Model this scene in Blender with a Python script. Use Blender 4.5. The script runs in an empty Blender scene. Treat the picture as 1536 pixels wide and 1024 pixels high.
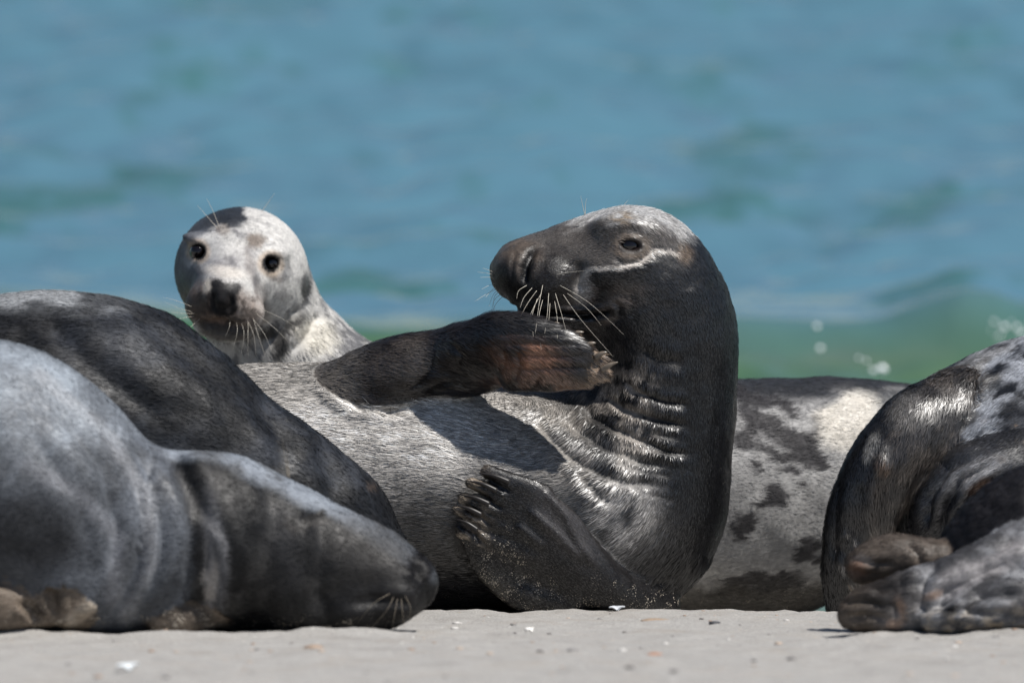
import bpy, math, random
import numpy as np

# ------------------------------------------------------------------ camera, world, sun, exposure
SC = bpy.context.scene
COL = SC.collection
R = math.radians
CAM_Y, CAM_Z, PITCH, FOC = -15.0, 2.387, R(7.5), 353.0
FALL, WASH = .1135, .22      # slope of the upper beach, slope of the wash below its crest
cam_d = bpy.data.cameras.new("camera")
cam = bpy.data.objects.new("camera", cam_d)
COL.objects.link(cam)
cam.location = (0, CAM_Y, CAM_Z)
cam.rotation_euler = (R(90) - PITCH, 0, 0)
cam_d.sensor_width = 36.0
cam_d.lens = FOC
cam_d.clip_start = 0.1
cam_d.clip_end = 20000
cam_d.dof.use_dof = True
cam_d.dof.focus_distance = 15.3
cam_d.dof.aperture_fstop = 4.4
SC.camera = cam

SUN_VEC = np.array([0.44, -0.20, 0.86]); SUN_VEC /= np.linalg.norm(SUN_VEC)
world = bpy.data.worlds.new("World"); SC.world = world
world.use_nodes = True
wn = world.node_tree.nodes; wl = world.node_tree.links
bg = wn["Background"]
sky = wn.new("ShaderNodeTexSky"); sky.sky_type = 'NISHITA'
sky.sun_disc = False
sky.sun_elevation = math.asin(SUN_VEC[2])
sky.sun_rotation = math.atan2(SUN_VEC[0], SUN_VEC[1])
sky.air_density = 1.0; sky.dust_density = 0.3; sky.ozone_density = 1.5
wl.new(sky.outputs[0], bg.inputs[0]); bg.inputs[1].default_value = 0.062
sun_d = bpy.data.lights.new("sun", 'SUN'); sun_d.energy = 5.0; sun_d.angle = R(0.5); sun_d.color = (1, .965, .92)
sun = bpy.data.objects.new("sun", sun_d); COL.objects.link(sun)
from mathutils import Vector
sun.rotation_euler = Vector(SUN_VEC).to_track_quat('Z', 'Y').to_euler()
SC.view_settings.view_transform = 'Standard'
SC.view_settings.look = 'None'
SC.view_settings.exposure = 0.18
SC.view_settings.gamma = 1.0
SC.cycles.use_denoising = True
SC.cycles.max_bounces = 6
SC.cycles.sample_clamp_indirect = 6
SC.cycles.sample_clamp_direct = 5

rng = np.random.default_rng(7)
f32 = np.float32

# ------------------------------------------------------------------ photograph pixel <-> world
KS = 36.0 / FOC / 1536.0
SP, CP = math.sin(PITCH), math.cos(PITCH)
def P(px, py, Y):
    u = (np.asarray(px, float) - 768) * KS
    v = (512 - np.asarray(py, float)) * KS
    t = (np.asarray(Y, float) - CAM_Y) / (CP + v * SP)
    return np.stack(np.broadcast_arrays(u * t, np.asarray(Y, float) + 0 * u, CAM_Z + t * (-SP + v * CP)), -1)
def proj(V):
    V = np.asarray(V)
    dy = V[..., 1] - CAM_Y; dz = V[..., 2] - CAM_Z
    dep = dy * CP - dz * SP; up = dy * SP + dz * CP
    return 768 + V[..., 0] / dep / KS, 512 - up / dep / KS
def ground_z(y):
    y = np.asarray(y, float)
    return np.where(y < 0, -FALL * y, -WASH * y)

# ------------------------------------------------------------------ noise
def _hash(ix, iy, iz, seed):
    h = (ix.astype(np.int64) * 374761393 + iy.astype(np.int64) * 668265263 + iz.astype(np.int64) * 2147483647 + seed * 974634777) & 0xFFFFFFFF
    h = ((h ^ (h >> 13)) * 1274126177) & 0xFFFFFFFF
    h = ((h ^ (h >> 16)) * 2246822519) & 0xFFFFFFFF
    return ((h ^ (h >> 15)) & 0xFFFFFF) / float(0xFFFFFF)
def vnoise(p, seed=0):
    i = np.floor(p).astype(np.int64); f = p - i; f = f * f * (3 - 2 * f)
    x, y, z = i[:, 0], i[:, 1], i[:, 2]; fx, fy, fz = f[:, 0], f[:, 1], f[:, 2]
    def g(a, b, c): return _hash(x + a, y + b, z + c, seed)
    c00 = g(0,0,0)*(1-fx)+g(1,0,0)*fx; c10 = g(0,1,0)*(1-fx)+g(1,1,0)*fx
    c01 = g(0,0,1)*(1-fx)+g(1,0,1)*fx; c11 = g(0,1,1)*(1-fx)+g(1,1,1)*fx
    c0 = c00*(1-fy)+c10*fy; c1 = c01*(1-fy)+c11*fy
    return c0*(1-fz)+c1*fz
def fbm(p, freq, seed=0, octs=4, gain=.5):
    p = np.asarray(p, float) * freq
    s = np.zeros(len(p)); a = 1.0; tot = 0
    for o in range(octs):
        s += a * vnoise(p + 17.3 * o, seed + o); tot += a; a *= gain; p = p * 2.03
    return s / tot
def sstep(a, b, x):
    t = np.clip((x - a) / (b - a), 0, 1); return t * t * (3 - 2 * t)
def pelt(c):
    """wet pelage: dark hair is close to black, pale hair stays pale"""
    l = np.clip(c.max(1, keepdims=True), 1e-4, 1)
    return c * np.clip((l / .28) ** .42, .1, 1)
def mixc(c, col, m):
    return c * (1 - m[:, None]) + np.asarray(col, float)[None, :] * m[:, None]

# ------------------------------------------------------------------ image-plane distances used by the sculpting and the coat markings
def poly_dist(px, py, pts, widths=None):
    best = np.full(px.shape, 1e9); tt = np.zeros(px.shape); n = len(pts) - 1
    for k in range(n):
        ax, ay = pts[k]; bx, by = pts[k + 1]
        dx, dy = bx - ax, by - ay
        t = np.clip(((px - ax) * dx + (py - ay) * dy) / (dx * dx + dy * dy + 1e-9), 0, 1)
        d = np.hypot(px - ax - t * dx, py - ay - t * dy)
        m = d < best
        best = np.where(m, d, best); tt = np.where(m, (k + t) / n, tt)
    return best, tt
def poly_sd(px, py, pts):
    d, _ = poly_dist(px, py, list(pts) + [pts[0]])
    ins = np.zeros(px.shape, bool); n = len(pts)
    for k in range(n):
        ax, ay = pts[k]; bx, by = pts[(k + 1) % n]
        if ay == by: continue
        c = ((ay > py) != (by > py)) & (px < (bx - ax) * (py - ay) / (by - ay) + ax)
        ins ^= c
    return np.where(ins, -d, d)
def pmask(px, py, pts, soft=8, nz=None, amp=0):
    d = poly_sd(px, py, pts)
    if nz is not None: d = d + (nz - .5) * 2 * amp
    return 1 - sstep(-soft, soft, d)
def blob(px, py, x, y, rx, ry, ang=0, soft=.4):
    c, s = math.cos(R(ang)), math.sin(R(ang))
    dx, dy = px - x, py - y
    a = (dx * c + dy * s) / rx; b = (-dx * s + dy * c) / ry
    return 1 - sstep(1 - soft, 1 + soft, np.hypot(a, b))

# ------------------------------------------------------------------ implicit body sculptor
def spline(st, per=8):
    st = np.asarray(st, float); n = len(st); out = []
    for i in range(n - 1):
        p0 = st[max(i - 1, 0)]; p1 = st[i]; p2 = st[i + 1]; p3 = st[min(i + 2, n - 1)]
        for k in range(per):
            t = k / per
            out.append(.5 * ((2 * p1) + (-p0 + p2) * t + (2 * p0 - 5 * p1 + 4 * p2 - p3) * t * t + (-p0 + 3 * p1 - 3 * p2 + p3) * t ** 3))
    out.append(st[-1]); return np.array(out)
class Loft:
    """stations: (px, py, Y, radius in the picture plane, radius across it), radii in photograph pixels (about a millimetre)"""
    def __init__(s, st, B=(0, 1, 0), per=8):
        q = spline(st, per)
        s.C = P(q[:, 0], q[:, 1], q[:, 2])
        sc = KS * (q[:, 2] - CAM_Y)
        s.rn = np.maximum(q[:, 3], 1) * sc; s.rb = np.maximum(q[:, 4], 1) * sc
        T = np.gradient(s.C, axis=0); s.T = T / np.linalg.norm(T, axis=1, keepdims=True)
        B = np.asarray(B, float)
        b = B[None] - (s.T @ B)[:, None] * s.T
        s.B = b / np.linalg.norm(b, axis=1, keepdims=True)
        s.N = np.cross(s.B, s.T)
        r = np.maximum(s.rn, s.rb)[:, None]
        s.lo = (s.C - r).min(0); s.hi = (s.C + r).max(0)
    def ev(s, Q):
        best = np.full(len(Q), 9, f32)
        for j in range(len(s.C) - 1):
            a = s.C[j]; ab = s.C[j + 1] - a; L2 = ab @ ab
            v = Q - a.astype(f32)
            t = np.clip(v @ (ab / L2).astype(f32), 0, 1)
            v = v - t[:, None] * ab.astype(f32)
            rn = (s.rn[j] + t * (s.rn[j + 1] - s.rn[j])).astype(f32); rb = (s.rb[j] + t * (s.rb[j + 1] - s.rb[j])).astype(f32)
            n = v @ s.N[j].astype(f32); b = v @ s.B[j].astype(f32); tt = v @ s.T[j].astype(f32)
            rt = np.minimum(rn, rb)
            r = np.sqrt((n / rn) ** 2 + (b / rb) ** 2 + (tt / rt) ** 2)
            L = np.sqrt(n * n + b * b + tt * tt)
            d = L - np.where(r > 1e-4, L / np.maximum(r, 1e-4), rt)
            best = np.minimum(best, d)
        return best
class Ell:
    """ellipsoid: picture centre, depth, radii right / down / away in pixels, roll in the picture plane, yaw about the vertical"""
    def __init__(s, px, py, Y, rx, rz, ry, roll=0, yaw=0, tip=0):
        s.c = P(px, py, Y); sc = KS * (Y - CAM_Y); s.r = np.array([rx, ry, rz]) * sc
        a = R(-roll); A = np.array([[math.cos(a), 0, -math.sin(a)], [0, 1, 0], [math.sin(a), 0, math.cos(a)]])
        b = R(yaw); Bm = np.array([[math.cos(b), -math.sin(b), 0], [math.sin(b), math.cos(b), 0], [0, 0, 1]])
        c = R(tip); Cm = np.array([[1, 0, 0], [0, math.cos(c), -math.sin(c)], [0, math.sin(c), math.cos(c)]])
        s.M = Bm @ Cm @ A
        m = s.r.max(); s.lo = s.c - m; s.hi = s.c + m
    def ev(s, Q):
        v = (Q - s.c.astype(f32)) @ s.M.astype(f32)
        L = np.sqrt((v * v).sum(1)); r = np.sqrt(((v / s.r.astype(f32)) ** 2).sum(1))
        return L - np.where(r > 1e-4, L / np.maximum(r, 1e-4), s.r.min())
class Field:
    def __init__(s, lo, hi, h):
        s.lo = np.asarray(lo, float); s.h = h
        s.n = (np.ceil((np.asarray(hi) - s.lo) / h)).astype(int) + 1
        s.D = np.full(s.n, 1.0, f32); s.ID = np.zeros(s.n, np.int8)
    def _apply(s, prim, k, ident, sub, coarse):
        pad = k + 3 * s.h
        i0 = np.maximum(np.floor((prim.lo - pad - s.lo) / s.h).astype(int), 0)
        i1 = np.minimum(np.ceil((prim.hi + pad - s.lo) / s.h).astype(int) + 1, s.n)
        if (i1 <= i0 + 1).any(): return
        ax = [s.lo[a] + s.h * np.arange(i0[a], i1[a]) for a in range(3)]
        if coarse > 1:
            cx = []
            for a in range(3):
                m = int(math.ceil((len(ax[a]) - 1) / coarse)) + 1
                cx.append(ax[a][0] + s.h * coarse * np.arange(max(m, 2)))
            g = np.stack(np.meshgrid(*cx, indexing='ij'), -1).reshape(-1, 3).astype(f32)
            d = prim.ev(g).reshape([len(c) for c in cx])
            for a in range(3):
                f = np.arange(len(ax[a])) / coarse; i = np.minimum(f.astype(int), d.shape[a] - 2); w = (f - i).astype(f32)
                sh = [1, 1, 1]; sh[a] = -1; w = w.reshape(sh)
                d = np.take(d, i, axis=a) * (1 - w) + np.take(d, i + 1, axis=a) * w
        else:
            g = np.stack(np.meshgrid(*ax, indexing='ij'), -1).reshape(-1, 3).astype(f32)
            d = prim.ev(g).reshape([len(a) for a in ax])
        sl = tuple(slice(i0[a], i1[a]) for a in range(3))
        D = s.D[sl]
        if sub:
            hh = np.clip(.5 - .5 * (D + d) / k, 0, 1)
            s.D[sl] = D * (1 - hh) + (-d) * hh + k * hh * (1 - hh)
        else:
            s.ID[sl] = np.where(d < D, ident, s.ID[sl])
            hh = np.clip(.5 + .5 * (D - d) / k, 0, 1)
            s.D[sl] = D * (1 - hh) + d * hh - k * hh * (1 - hh)
    def add(s, prim, k=.03, ident=0, coarse=1): s._apply(prim, k, ident, False, coarse)
    def cut(s, prim, k=.004): s._apply(prim, k, 0, True, 1)
    def mesh(s, smooth=3):
        D = s.D; neg = D < 0
        nx, ny, nz = D.shape
        def c(A, i, j, k): return A[i:nx - 1 + i, j:ny - 1 + j, k:nz - 1 + k]
        cnt = np.zeros((nx - 1, ny - 1, nz - 1), np.int8)
        for i in (0, 1):
            for j in (0, 1):
                for k in (0, 1): cnt += c(neg, i, j, k)
        act = np.argwhere((cnt > 0) & (cnt < 8))
        idx = np.full(cnt.shape, -1, np.int32); idx[tuple(act.T)] = np.arange(len(act))
        acc = np.zeros((len(act), 3)); num = np.zeros(len(act))
        corners = [(i, j, k) for i in (0, 1) for j in (0, 1) for k in (0, 1)]
        for a in corners:
            for b in corners:
                if sum(abs(x - y) for x, y in zip(a, b)) == 1 and a < b:
                    va = D[tuple((act + a).T)]; vb = D[tuple((act + b).T)]
                    m = (va < 0) != (vb < 0)
                    t = np.where(m, va / np.where(m, va - vb, 1), 0)
                    p = np.asarray(a)[None] + t[:, None] * (np.asarray(b) - np.asarray(a))[None]
                    acc += p * m[:, None]; num += m
        V = s.lo + s.h * (act + acc / num[:, None])
        ids = s.ID[tuple(act.T)]
        F = []
        for a in range(3):
            sl0 = [slice(None)] * 3; sl1 = [slice(None)] * 3
            sl0[a] = slice(0, -1); sl1[a] = slice(1, None)
            e = np.argwhere(neg[tuple(sl0)] != neg[tuple(sl1)])
            b, cc = (a + 1) % 3, (a + 2) % 3
            ok = (e[:, b] > 0) & (e[:, cc] > 0) & (e[:, b] < D.shape[b] - 1) & (e[:, cc] < D.shape[cc] - 1)
            e = e[ok]
            fl = neg[tuple(e.T)]
            q = []
            for (ob, oc) in ((0, 0), (-1, 0), (-1, -1), (0, -1)):
                g = e.copy(); g[:, b] += ob; g[:, cc] += oc
                q.append(idx[tuple(g.T)])
            q = np.stack(q, 1)
            q[~fl] = q[~fl][:, ::-1]
            F.append(q)
        F = np.concatenate(F)
        F = F[(F >= 0).all(1)]
        V = relax(V, F, smooth)
        return V, F, ids
def edges_of(F):
    n = F.shape[1]
    E = np.concatenate([F[:, [i, (i + 1) % n]] for i in range(n)])
    return E
def relax(V, F, it, lam=.5, mask=None):
    E = edges_of(F); n = len(V)
    cnt = np.bincount(E[:, 0], minlength=n) + np.bincount(E[:, 1], minlength=n)
    for _ in range(it):
        S = np.stack([np.bincount(E[:, 0], V[E[:, 1], a], n) + np.bincount(E[:, 1], V[E[:, 0], a], n) for a in range(3)], 1)
        M = S / np.maximum(cnt, 1)[:, None]
        w = lam if mask is None else (lam * mask)[:, None]
        V = V + w * (M - V)
    return V
def normals(V, F):
    n = np.cross(V[F[:, 2]] - V[F[:, 0]], V[F[:, 3]] - V[F[:, 1]])
    N = np.stack([sum(np.bincount(F[:, k], n[:, a], len(V)) for k in range(4)) for a in range(3)], 1)
    return N / (np.linalg.norm(N, axis=1, keepdims=True) + 1e-12)

class Sculpt:
    """vertex-level detail on a finished surface: creases, folds, bumps traced where they show"""
    def __init__(s, V, F, ids):
        s.V, s.F, s.ids = V, F, ids; s.up()
    def up(s):
        s.N = normals(s.V, s.F); s.px, s.py = proj(s.V); s.face = sstep(-.1, .35, -s.N[:, 1])
    def line(s, pts, w, amp, sel=None, taper=True, up=True):
        d, t = poly_dist(s.px, s.py, pts)
        a = amp * .001 * np.exp(-(d / w) ** 2) * s.face
        if taper: a = a * sstep(0, .18, t) * (1 - sstep(.82, 1, t))
        if sel is not None: a = a * sel
        s.V = s.V + s.N * a[:, None]
        if up: s.up()
    def crease(s, pts, w, amp, sel=None, rim=.45, taper=True):
        """a groove with soft swollen lips either side"""
        d, t = poly_dist(s.px, s.py, pts)
        a = (-np.exp(-(d / w) ** 2) + rim * np.exp(-((d - 2.4 * w) / (1.3 * w)) ** 2)) * amp * .001 * s.face
        if taper: a = a * sstep(0, .2, t) * (1 - sstep(.8, 1, t))
        if sel is not None: a = a * sel
        s.V = s.V + s.N * a[:, None]; s.up()
    def bump(s, x, y, r, amp, ry=None, ang=0, sel=None):
        c, sn = math.cos(R(ang)), math.sin(R(ang)); dx, dy = s.px - x, s.py - y
        d2 = ((dx * c + dy * sn) / r) ** 2 + ((-dx * sn + dy * c) / (ry or r)) ** 2
        a = amp * .001 * np.exp(-d2) * s.face
        if sel is not None: a = a * sel
        s.V = s.V + s.N * a[:, None]; s.up()
    def noise(s, freq, amp, seed=0, octs=3, sel=None):
        a = (fbm(s.V, freq, seed, octs) - .5) * 2 * amp * .001
        if sel is not None: a = a * sel
        s.V = s.V + s.N * a[:, None]; s.up()

# ------------------------------------------------------------------ mesh objects
def build(name, V, F, mat, parent=None, col=None, extra=None, smooth=True):
    V = np.asarray(V, f32); me = bpy.data.meshes.new(name)
    if isinstance(F, np.ndarray): groups = [F]
    else: groups = [np.asarray(f) for f in F]
    me.vertices.add(len(V)); me.vertices.foreach_set("co", V.ravel())
    lv = np.concatenate([g.ravel() for g in groups]).astype(np.int32)
    tot = np.concatenate([np.full(len(g), g.shape[1]) for g in groups]).astype(np.int32)
    start = np.concatenate([[0], np.cumsum(tot)[:-1]]).astype(np.int32)
    me.loops.add(len(lv)); me.loops.foreach_set("vertex_index", lv)
    me.polygons.add(len(tot)); me.polygons.foreach_set("loop_start", start)
    me.polygons.foreach_set("use_smooth", np.full(len(tot), smooth))
    me.update(calc_edges=True); me.validate()
    if col is not None:
        a = me.attributes.new("Col", 'FLOAT_COLOR', 'POINT')
        a.data.foreach_set("color", np.concatenate([pelt(np.asarray(col)) if name == 'body' else col, np.ones((len(V), 1))], 1).astype(f32).ravel())
    for k, v in (extra or {}).items():
        a = me.attributes.new(k, 'FLOAT', 'POINT'); a.data.foreach_set("value", np.asarray(v, f32))
    me.materials.append(mat)
    o = bpy.data.objects.new(name, me); COL.objects.link(o)
    if parent is not None:
        o.parent = parent; o.matrix_parent_inverse = parent.matrix_basis.inverted()
    return o
def tag(o, label=None, cat=None, group=None, kind=None):
    for k, v in (("label", label), ("category", cat), ("group", group), ("kind", kind)):
        if v: o[k] = v
    return o
def empty(name, loc):
    o = bpy.data.objects.new(name, None); COL.objects.link(o); o.location = loc; o.empty_display_size = .1
    return o
def tube(pts, rad, sides=6):
    pts = np.asarray(pts, float); n = len(pts); V = []; F = []
    T = np.gradient(pts, axis=0); T /= np.linalg.norm(T, axis=1, keepdims=True)
    ref = np.array([.31, .2, .93])
    for i in range(n):
        a = np.cross(T[i], ref); a /= np.linalg.norm(a); b = np.cross(T[i], a)
        for k in range(sides):
            t = 2 * math.pi * k / sides
            V.append(pts[i] + rad[i] * (a * math.cos(t) + b * math.sin(t)))
    for i in range(n - 1):
        for k in range(sides):
            F.append((i * sides + k, i * sides + (k + 1) % sides, (i + 1) * sides + (k + 1) % sides, (i + 1) * sides + k))
    V.append(pts[0]); V.append(pts[-1]); T3 = []
    for k in range(sides):
        T3.append((n * sides, (k + 1) % sides, k)); T3.append((n * sides + 1, (n - 1) * sides + k, (n - 1) * sides + (k + 1) % sides))
    return np.array(V), [np.array(F), np.array(T3)]
def uv_ball(c, r, M=np.eye(3), nu=28, nv=16):
    V = [];F = []
    for j in range(nv + 1):
        t = math.pi * j / nv
        for i in range(nu):
            p = 2 * math.pi * i / nu
            V.append((math.sin(t) * math.cos(p), math.sin(t) * math.sin(p), math.cos(t)))
    for j in range(nv):
        for i in range(nu):
            F.append((j * nu + i, (j + 1) * nu + i, (j + 1) * nu + (i + 1) % nu, j * nu + (i + 1) % nu))
    return np.asarray(c) + (np.array(V) * np.asarray(r)) @ np.asarray(M).T, np.array(F)

# ------------------------------------------------------------------ materials
def new_mat(name):
    m = bpy.data.materials.new(name); m.use_nodes = True
    nt = m.node_tree; b = nt.nodes["Principled BSDF"]
    return m, nt, b
def node(nt, t, **kw):
    n = nt.nodes.new(t)
    for k, v in kw.items(): setattr(n, k, v)
    return n
def noise_node(nt, vec, scale, detail=3, rough=.5):
    n = node(nt, "ShaderNodeTexNoise"); n.inputs["Scale"].default_value = scale; n.inputs["Detail"].default_value = detail
    n.inputs["Roughness"].default_value = rough
    nt.links.new(vec, n.inputs["Vector"]); return n.outputs["Fac"]
def ramp(nt, fac, *stops):
    r = node(nt, "ShaderNodeValToRGB"); e = r.color_ramp.elements
    while len(e) < len(stops): e.new(.5)
    for k, (p, c) in enumerate(stops):
        e[k].position = p; e[k].color = (c, c, c, 1) if not hasattr(c, '__len__') else (*c, 1)
    nt.links.new(fac, r.inputs[0]); return r.outputs[0]
def mixrgb(nt, fac, a, b, mode='MIX'):
    m = node(nt, "ShaderNodeMix", data_type='RGBA', blend_type=mode)
    for s, v in ((m.inputs[0], fac), (m.inputs[6], a), (m.inputs[7], b)):
        if isinstance(v, bpy.types.NodeSocket): nt.links.new(v, s)
        elif hasattr(v, '__len__'): s.default_value = (*v, 1)
        else: s.default_value = v
    return m.outputs[2]
def coat_mat(name, rough=.42, spec=.5, strand=False, bump=.5, under=.8):
    m, nt, b = new_mat(name)
    a = node(nt, "ShaderNodeAttribute", attribute_name="Col")
    tc = node(nt, "ShaderNodeTexCoord").outputs["Object"]
    if strand:
        b.inputs["Roughness"].default_value = rough
        b.inputs["Specular IOR Level"].default_value = spec
        nt.links.new(a.outputs["Color"], b.inputs["Base Color"])
        return m
    v = ramp(nt, noise_node(nt, tc, 140, 4, .6), (.25, .62), (.75, 1.35))
    c = mixrgb(nt, 1.0, a.outputs["Color"], v, 'MULTIPLY')
    s = node(nt, "ShaderNodeAttribute", attribute_name="sand")
    vo = node(nt, "ShaderNodeTexVoronoi"); vo.inputs["Scale"].default_value = 330; nt.links.new(tc, vo.inputs["Vector"])
    sub = node(nt, "ShaderNodeMath", operation='MULTIPLY_ADD'); nt.links.new(s.outputs["Fac"], sub.inputs[0]); sub.inputs[1].default_value = .42; sub.inputs[2].default_value = -.02
    nz = noise_node(nt, tc, 55, 3)
    sub2 = node(nt, "ShaderNodeMath", operation='MULTIPLY'); nt.links.new(sub.outputs[0], sub2.inputs[0]); nt.links.new(ramp(nt, nz, (.4, 0), (.65, 1.5)), sub2.inputs[1])
    lt = node(nt, "ShaderNodeMath", operation='LESS_THAN'); nt.links.new(vo.outputs["Distance"], lt.inputs[0]); nt.links.new(sub2.outputs[0], lt.inputs[1])
    c = mixrgb(nt, 1.0, c, (under, under, under), 'MULTIPLY')  # skin darkened evenly, painting in the shade under the hair
    c2 = mixrgb(nt, lt.outputs[0], c, (.42, .37, .30))
    nt.links.new(c2, b.inputs["Base Color"])
    nt.links.new(ramp(nt, noise_node(nt, tc, 60, 3), (.3, rough - .1), (.7, rough + .15)), b.inputs["Roughness"])
    b.inputs["Specular IOR Level"].default_value = spec
    bp = node(nt, "ShaderNodeBump"); bp.inputs["Strength"].default_value = bump; bp.inputs["Distance"].default_value = .002
    nt.links.new(noise_node(nt, tc, 260, 4, .65), bp.inputs["Height"]); nt.links.new(bp.outputs[0], b.inputs["Normal"])
    return m
def plain(name, col, rough=.5, spec=.5, var=.25, scale=80):
    m, nt, b = new_mat(name)
    tc = node(nt, "ShaderNodeTexCoord").outputs["Object"]
    v = ramp(nt, noise_node(nt, tc, scale, 4, .6), (.25, 1 - var), (.75, 1 + var))
    nt.links.new(mixrgb(nt, 1.0, col, v, 'MULTIPLY'), b.inputs["Base Color"])
    b.inputs["Roughness"].default_value = rough; b.inputs["Specular IOR Level"].default_value = spec
    return m
M_SKIN = coat_mat("seal_coat", .42, .35, under=.6)
M_SOFT = coat_mat("dry_seal_coat", .5, .3, bump=.25, under=.95)
M_FUR = coat_mat("fur_strands", .37, 1.0, strand=True)
M_FURS = coat_mat("dry_fur_strands", .55, .25, strand=True)
M_CLAW = plain("claw_horn", (.16, .13, .10), .3, .6, .4, 200)
M_EYE, nt_, b_ = new_mat("wet_dark_eye")
b_.inputs["Base Color"].default_value = (.006, .004, .004, 1); b_.inputs["Roughness"].default_value = .04; b_.inputs["IOR"].default_value = 1.4
b_.inputs["Coat Weight"].default_value = .6; b_.inputs["Coat Roughness"].default_value = .02
M_WHISK = plain("whisker_keratin", (.62, .57, .48), .35, .6, .15, 300)

# ------------------------------------------------------------------ fur
def flow_dirs(p, axes):
    """direction the hair lies in: the tangent of the nearest axis, blended; every axis runs from head to tail"""
    num = np.zeros_like(p)
    for C in axes:
        T = np.gradient(C, axis=0); T /= np.linalg.norm(T, axis=1, keepdims=True)
        for c, t in zip(C, T):
            w = 1.0 / (((p - c) ** 2).sum(1) + 1e-4) ** 3
            num += w[:, None] * t
    return num / (np.linalg.norm(num, axis=1, keepdims=True) + 1e-12)
def flow_field(V, axes):
    step = max(1, len(V) // 40000)
    return flow_dirs(V, axes)
def grow_fur(name, V, F, N, D, ids, paint, mat, parent, count, length, width, lift=.22, jit=.25, seed=1, lenf=None, sel=None, ymax=.45, tone=(.55, 1.5), rollf=None, nb=.7):
    g = np.random.default_rng(seed)
    A = np.linalg.norm(np.cross(V[F[:, 2]] - V[F[:, 0]], V[F[:, 3]] - V[F[:, 1]]), axis=1)
    fn = N[F].mean(1); w = A * (fn[:, 1] < ymax)
    px, py = proj(V[F[:, 0]])
    w = w * ((px > -60) & (px < 1596) & (py > -40) & (py < 1000))
    if sel is not None: w = w * sel[F].mean(1)
    cdf = np.cumsum(w); fi = np.minimum(np.searchsorted(cdf, g.random(count) * cdf[-1]), len(F) - 1)
    f = F[fi]; u = g.random((count, 1)); v = g.random((count, 1))
    def bl(X): return X[f[:, 0]] * (1 - u) * (1 - v) + X[f[:, 1]] * u * (1 - v) + X[f[:, 2]] * u * v + X[f[:, 3]] * (1 - u) * v
    p = bl(V); n = bl(N); n /= np.linalg.norm(n, axis=1, keepdims=True) + 1e-9
    d = bl(D)
    idv = ids[f[:, 0]]
    # clumping: hair of one lock leans the same way
    cl = np.stack([vnoise(p * 90, seed * 7 + k) - .5 for k in range(3)], 1)
    d = d + cl * jit * 2.6 + g.normal(0, jit * .6, (count, 3))
    d -= (d * n).sum(1, keepdims=True) * n; d /= np.linalg.norm(d, axis=1, keepdims=True) + 1e-9
    L = length * .001 * (.55 + .9 * g.random(count))
    if lenf is not None: L = L * lenf(*proj(p), idv)
    W = width * .001 * (.6 + .8 * g.random(count))
    roll = g.normal(0, .4, count) * (1 if rollf is None else rollf(*proj(p), idv))
    side = np.cross(n, d); side = side * np.cos(roll)[:, None] + n * np.sin(roll)[:, None]
    lf = lift * (.3 + 1.2 * g.random(count)) + np.abs(roll) * .05
    base = p - n * .0008
    mid = p + d * (L * .5)[:, None] + n * (L * lf * .55)[:, None]
    tip = p + d * L[:, None] + n * (L * lf * .75)[:, None]
    s1 = side * (W * .5)[:, None]
    VV = np.stack([base - s1, base + s1, mid + s1 * .8, mid - s1 * .8, tip], 1).reshape(-1, 3)
    i = np.arange(count) * 5
    quads = np.stack([i + 3, i + 2, i + 1, i], 1); tris = np.stack([i + 4, i + 2, i + 3], 1)
    bn = np.cross(d, side); bn *= np.sign((bn * n).sum(1, keepdims=True))
    bn = nb * n + (1 - nb) * bn; bn /= np.linalg.norm(bn, axis=1, keepdims=True)
    c = pelt(paint(*proj(p), p, idv))
    t = tone[0] + (tone[1] - tone[0]) * g.random(count) ** 1.3
    if rollf is not None: t = 1 + (t - 1) * np.clip(rollf(*proj(p), idv) + .15, 0, 1)
    c = np.clip(c * t[:, None], 0, .9)
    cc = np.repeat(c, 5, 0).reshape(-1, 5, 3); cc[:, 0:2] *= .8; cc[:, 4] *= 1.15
    o = build(name, VV, [quads, tris], mat, parent, np.clip(cc, 0, .95).reshape(-1, 3))
    o.data.normals_split_custom_set_from_vertices(np.repeat(bn, 5, 0).astype(f32))
    return o
def whisker(parent, a, mid, b, Ya, Ym, Yb, r=.55, mat=None):
    q = spline([(*a, Ya), (*mid, Ym), (*b, Yb)], 6)
    pts = P(q[:, 0], q[:, 1], q[:, 2]); n = len(pts)
    V, F = tube(pts, [r * .001 * (1 - .75 * i / (n - 1)) for i in range(n)], 5)
    return build("whisker", V, F, mat or M_WHISK, parent)
def claw(parent, a, b, Ya, Yb, r=5.0, bend=2.0, mat=None):
    mx, my = (a[0] + b[0]) / 2, (a[1] + b[1]) / 2 - bend
    q = spline([(*a, Ya), (mx, my, (Ya + Yb) / 2 - .002), (*b, Yb)], 5)
    pts = P(q[:, 0], q[:, 1], q[:, 2]); n = len(pts)
    V, F = tube(pts, [r * .001 * (1 - (i / (n - 1)) ** 1.6 * .9) for i in range(n)], 8)
    return build("claw", V, F, mat or M_CLAW, parent)
GROUP = "grey seals hauled out at the water's edge"
def seal_root(label, px, Y):
    x = P(px, 900, Y)[0]
    return tag(empty("seal", (x, Y, float(ground_z(Y)))), label, "seal", GROUP)
def line3(*pts):
    q = spline(pts, 5); return P(q[:, 0], q[:, 1], q[:, 2])

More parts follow.
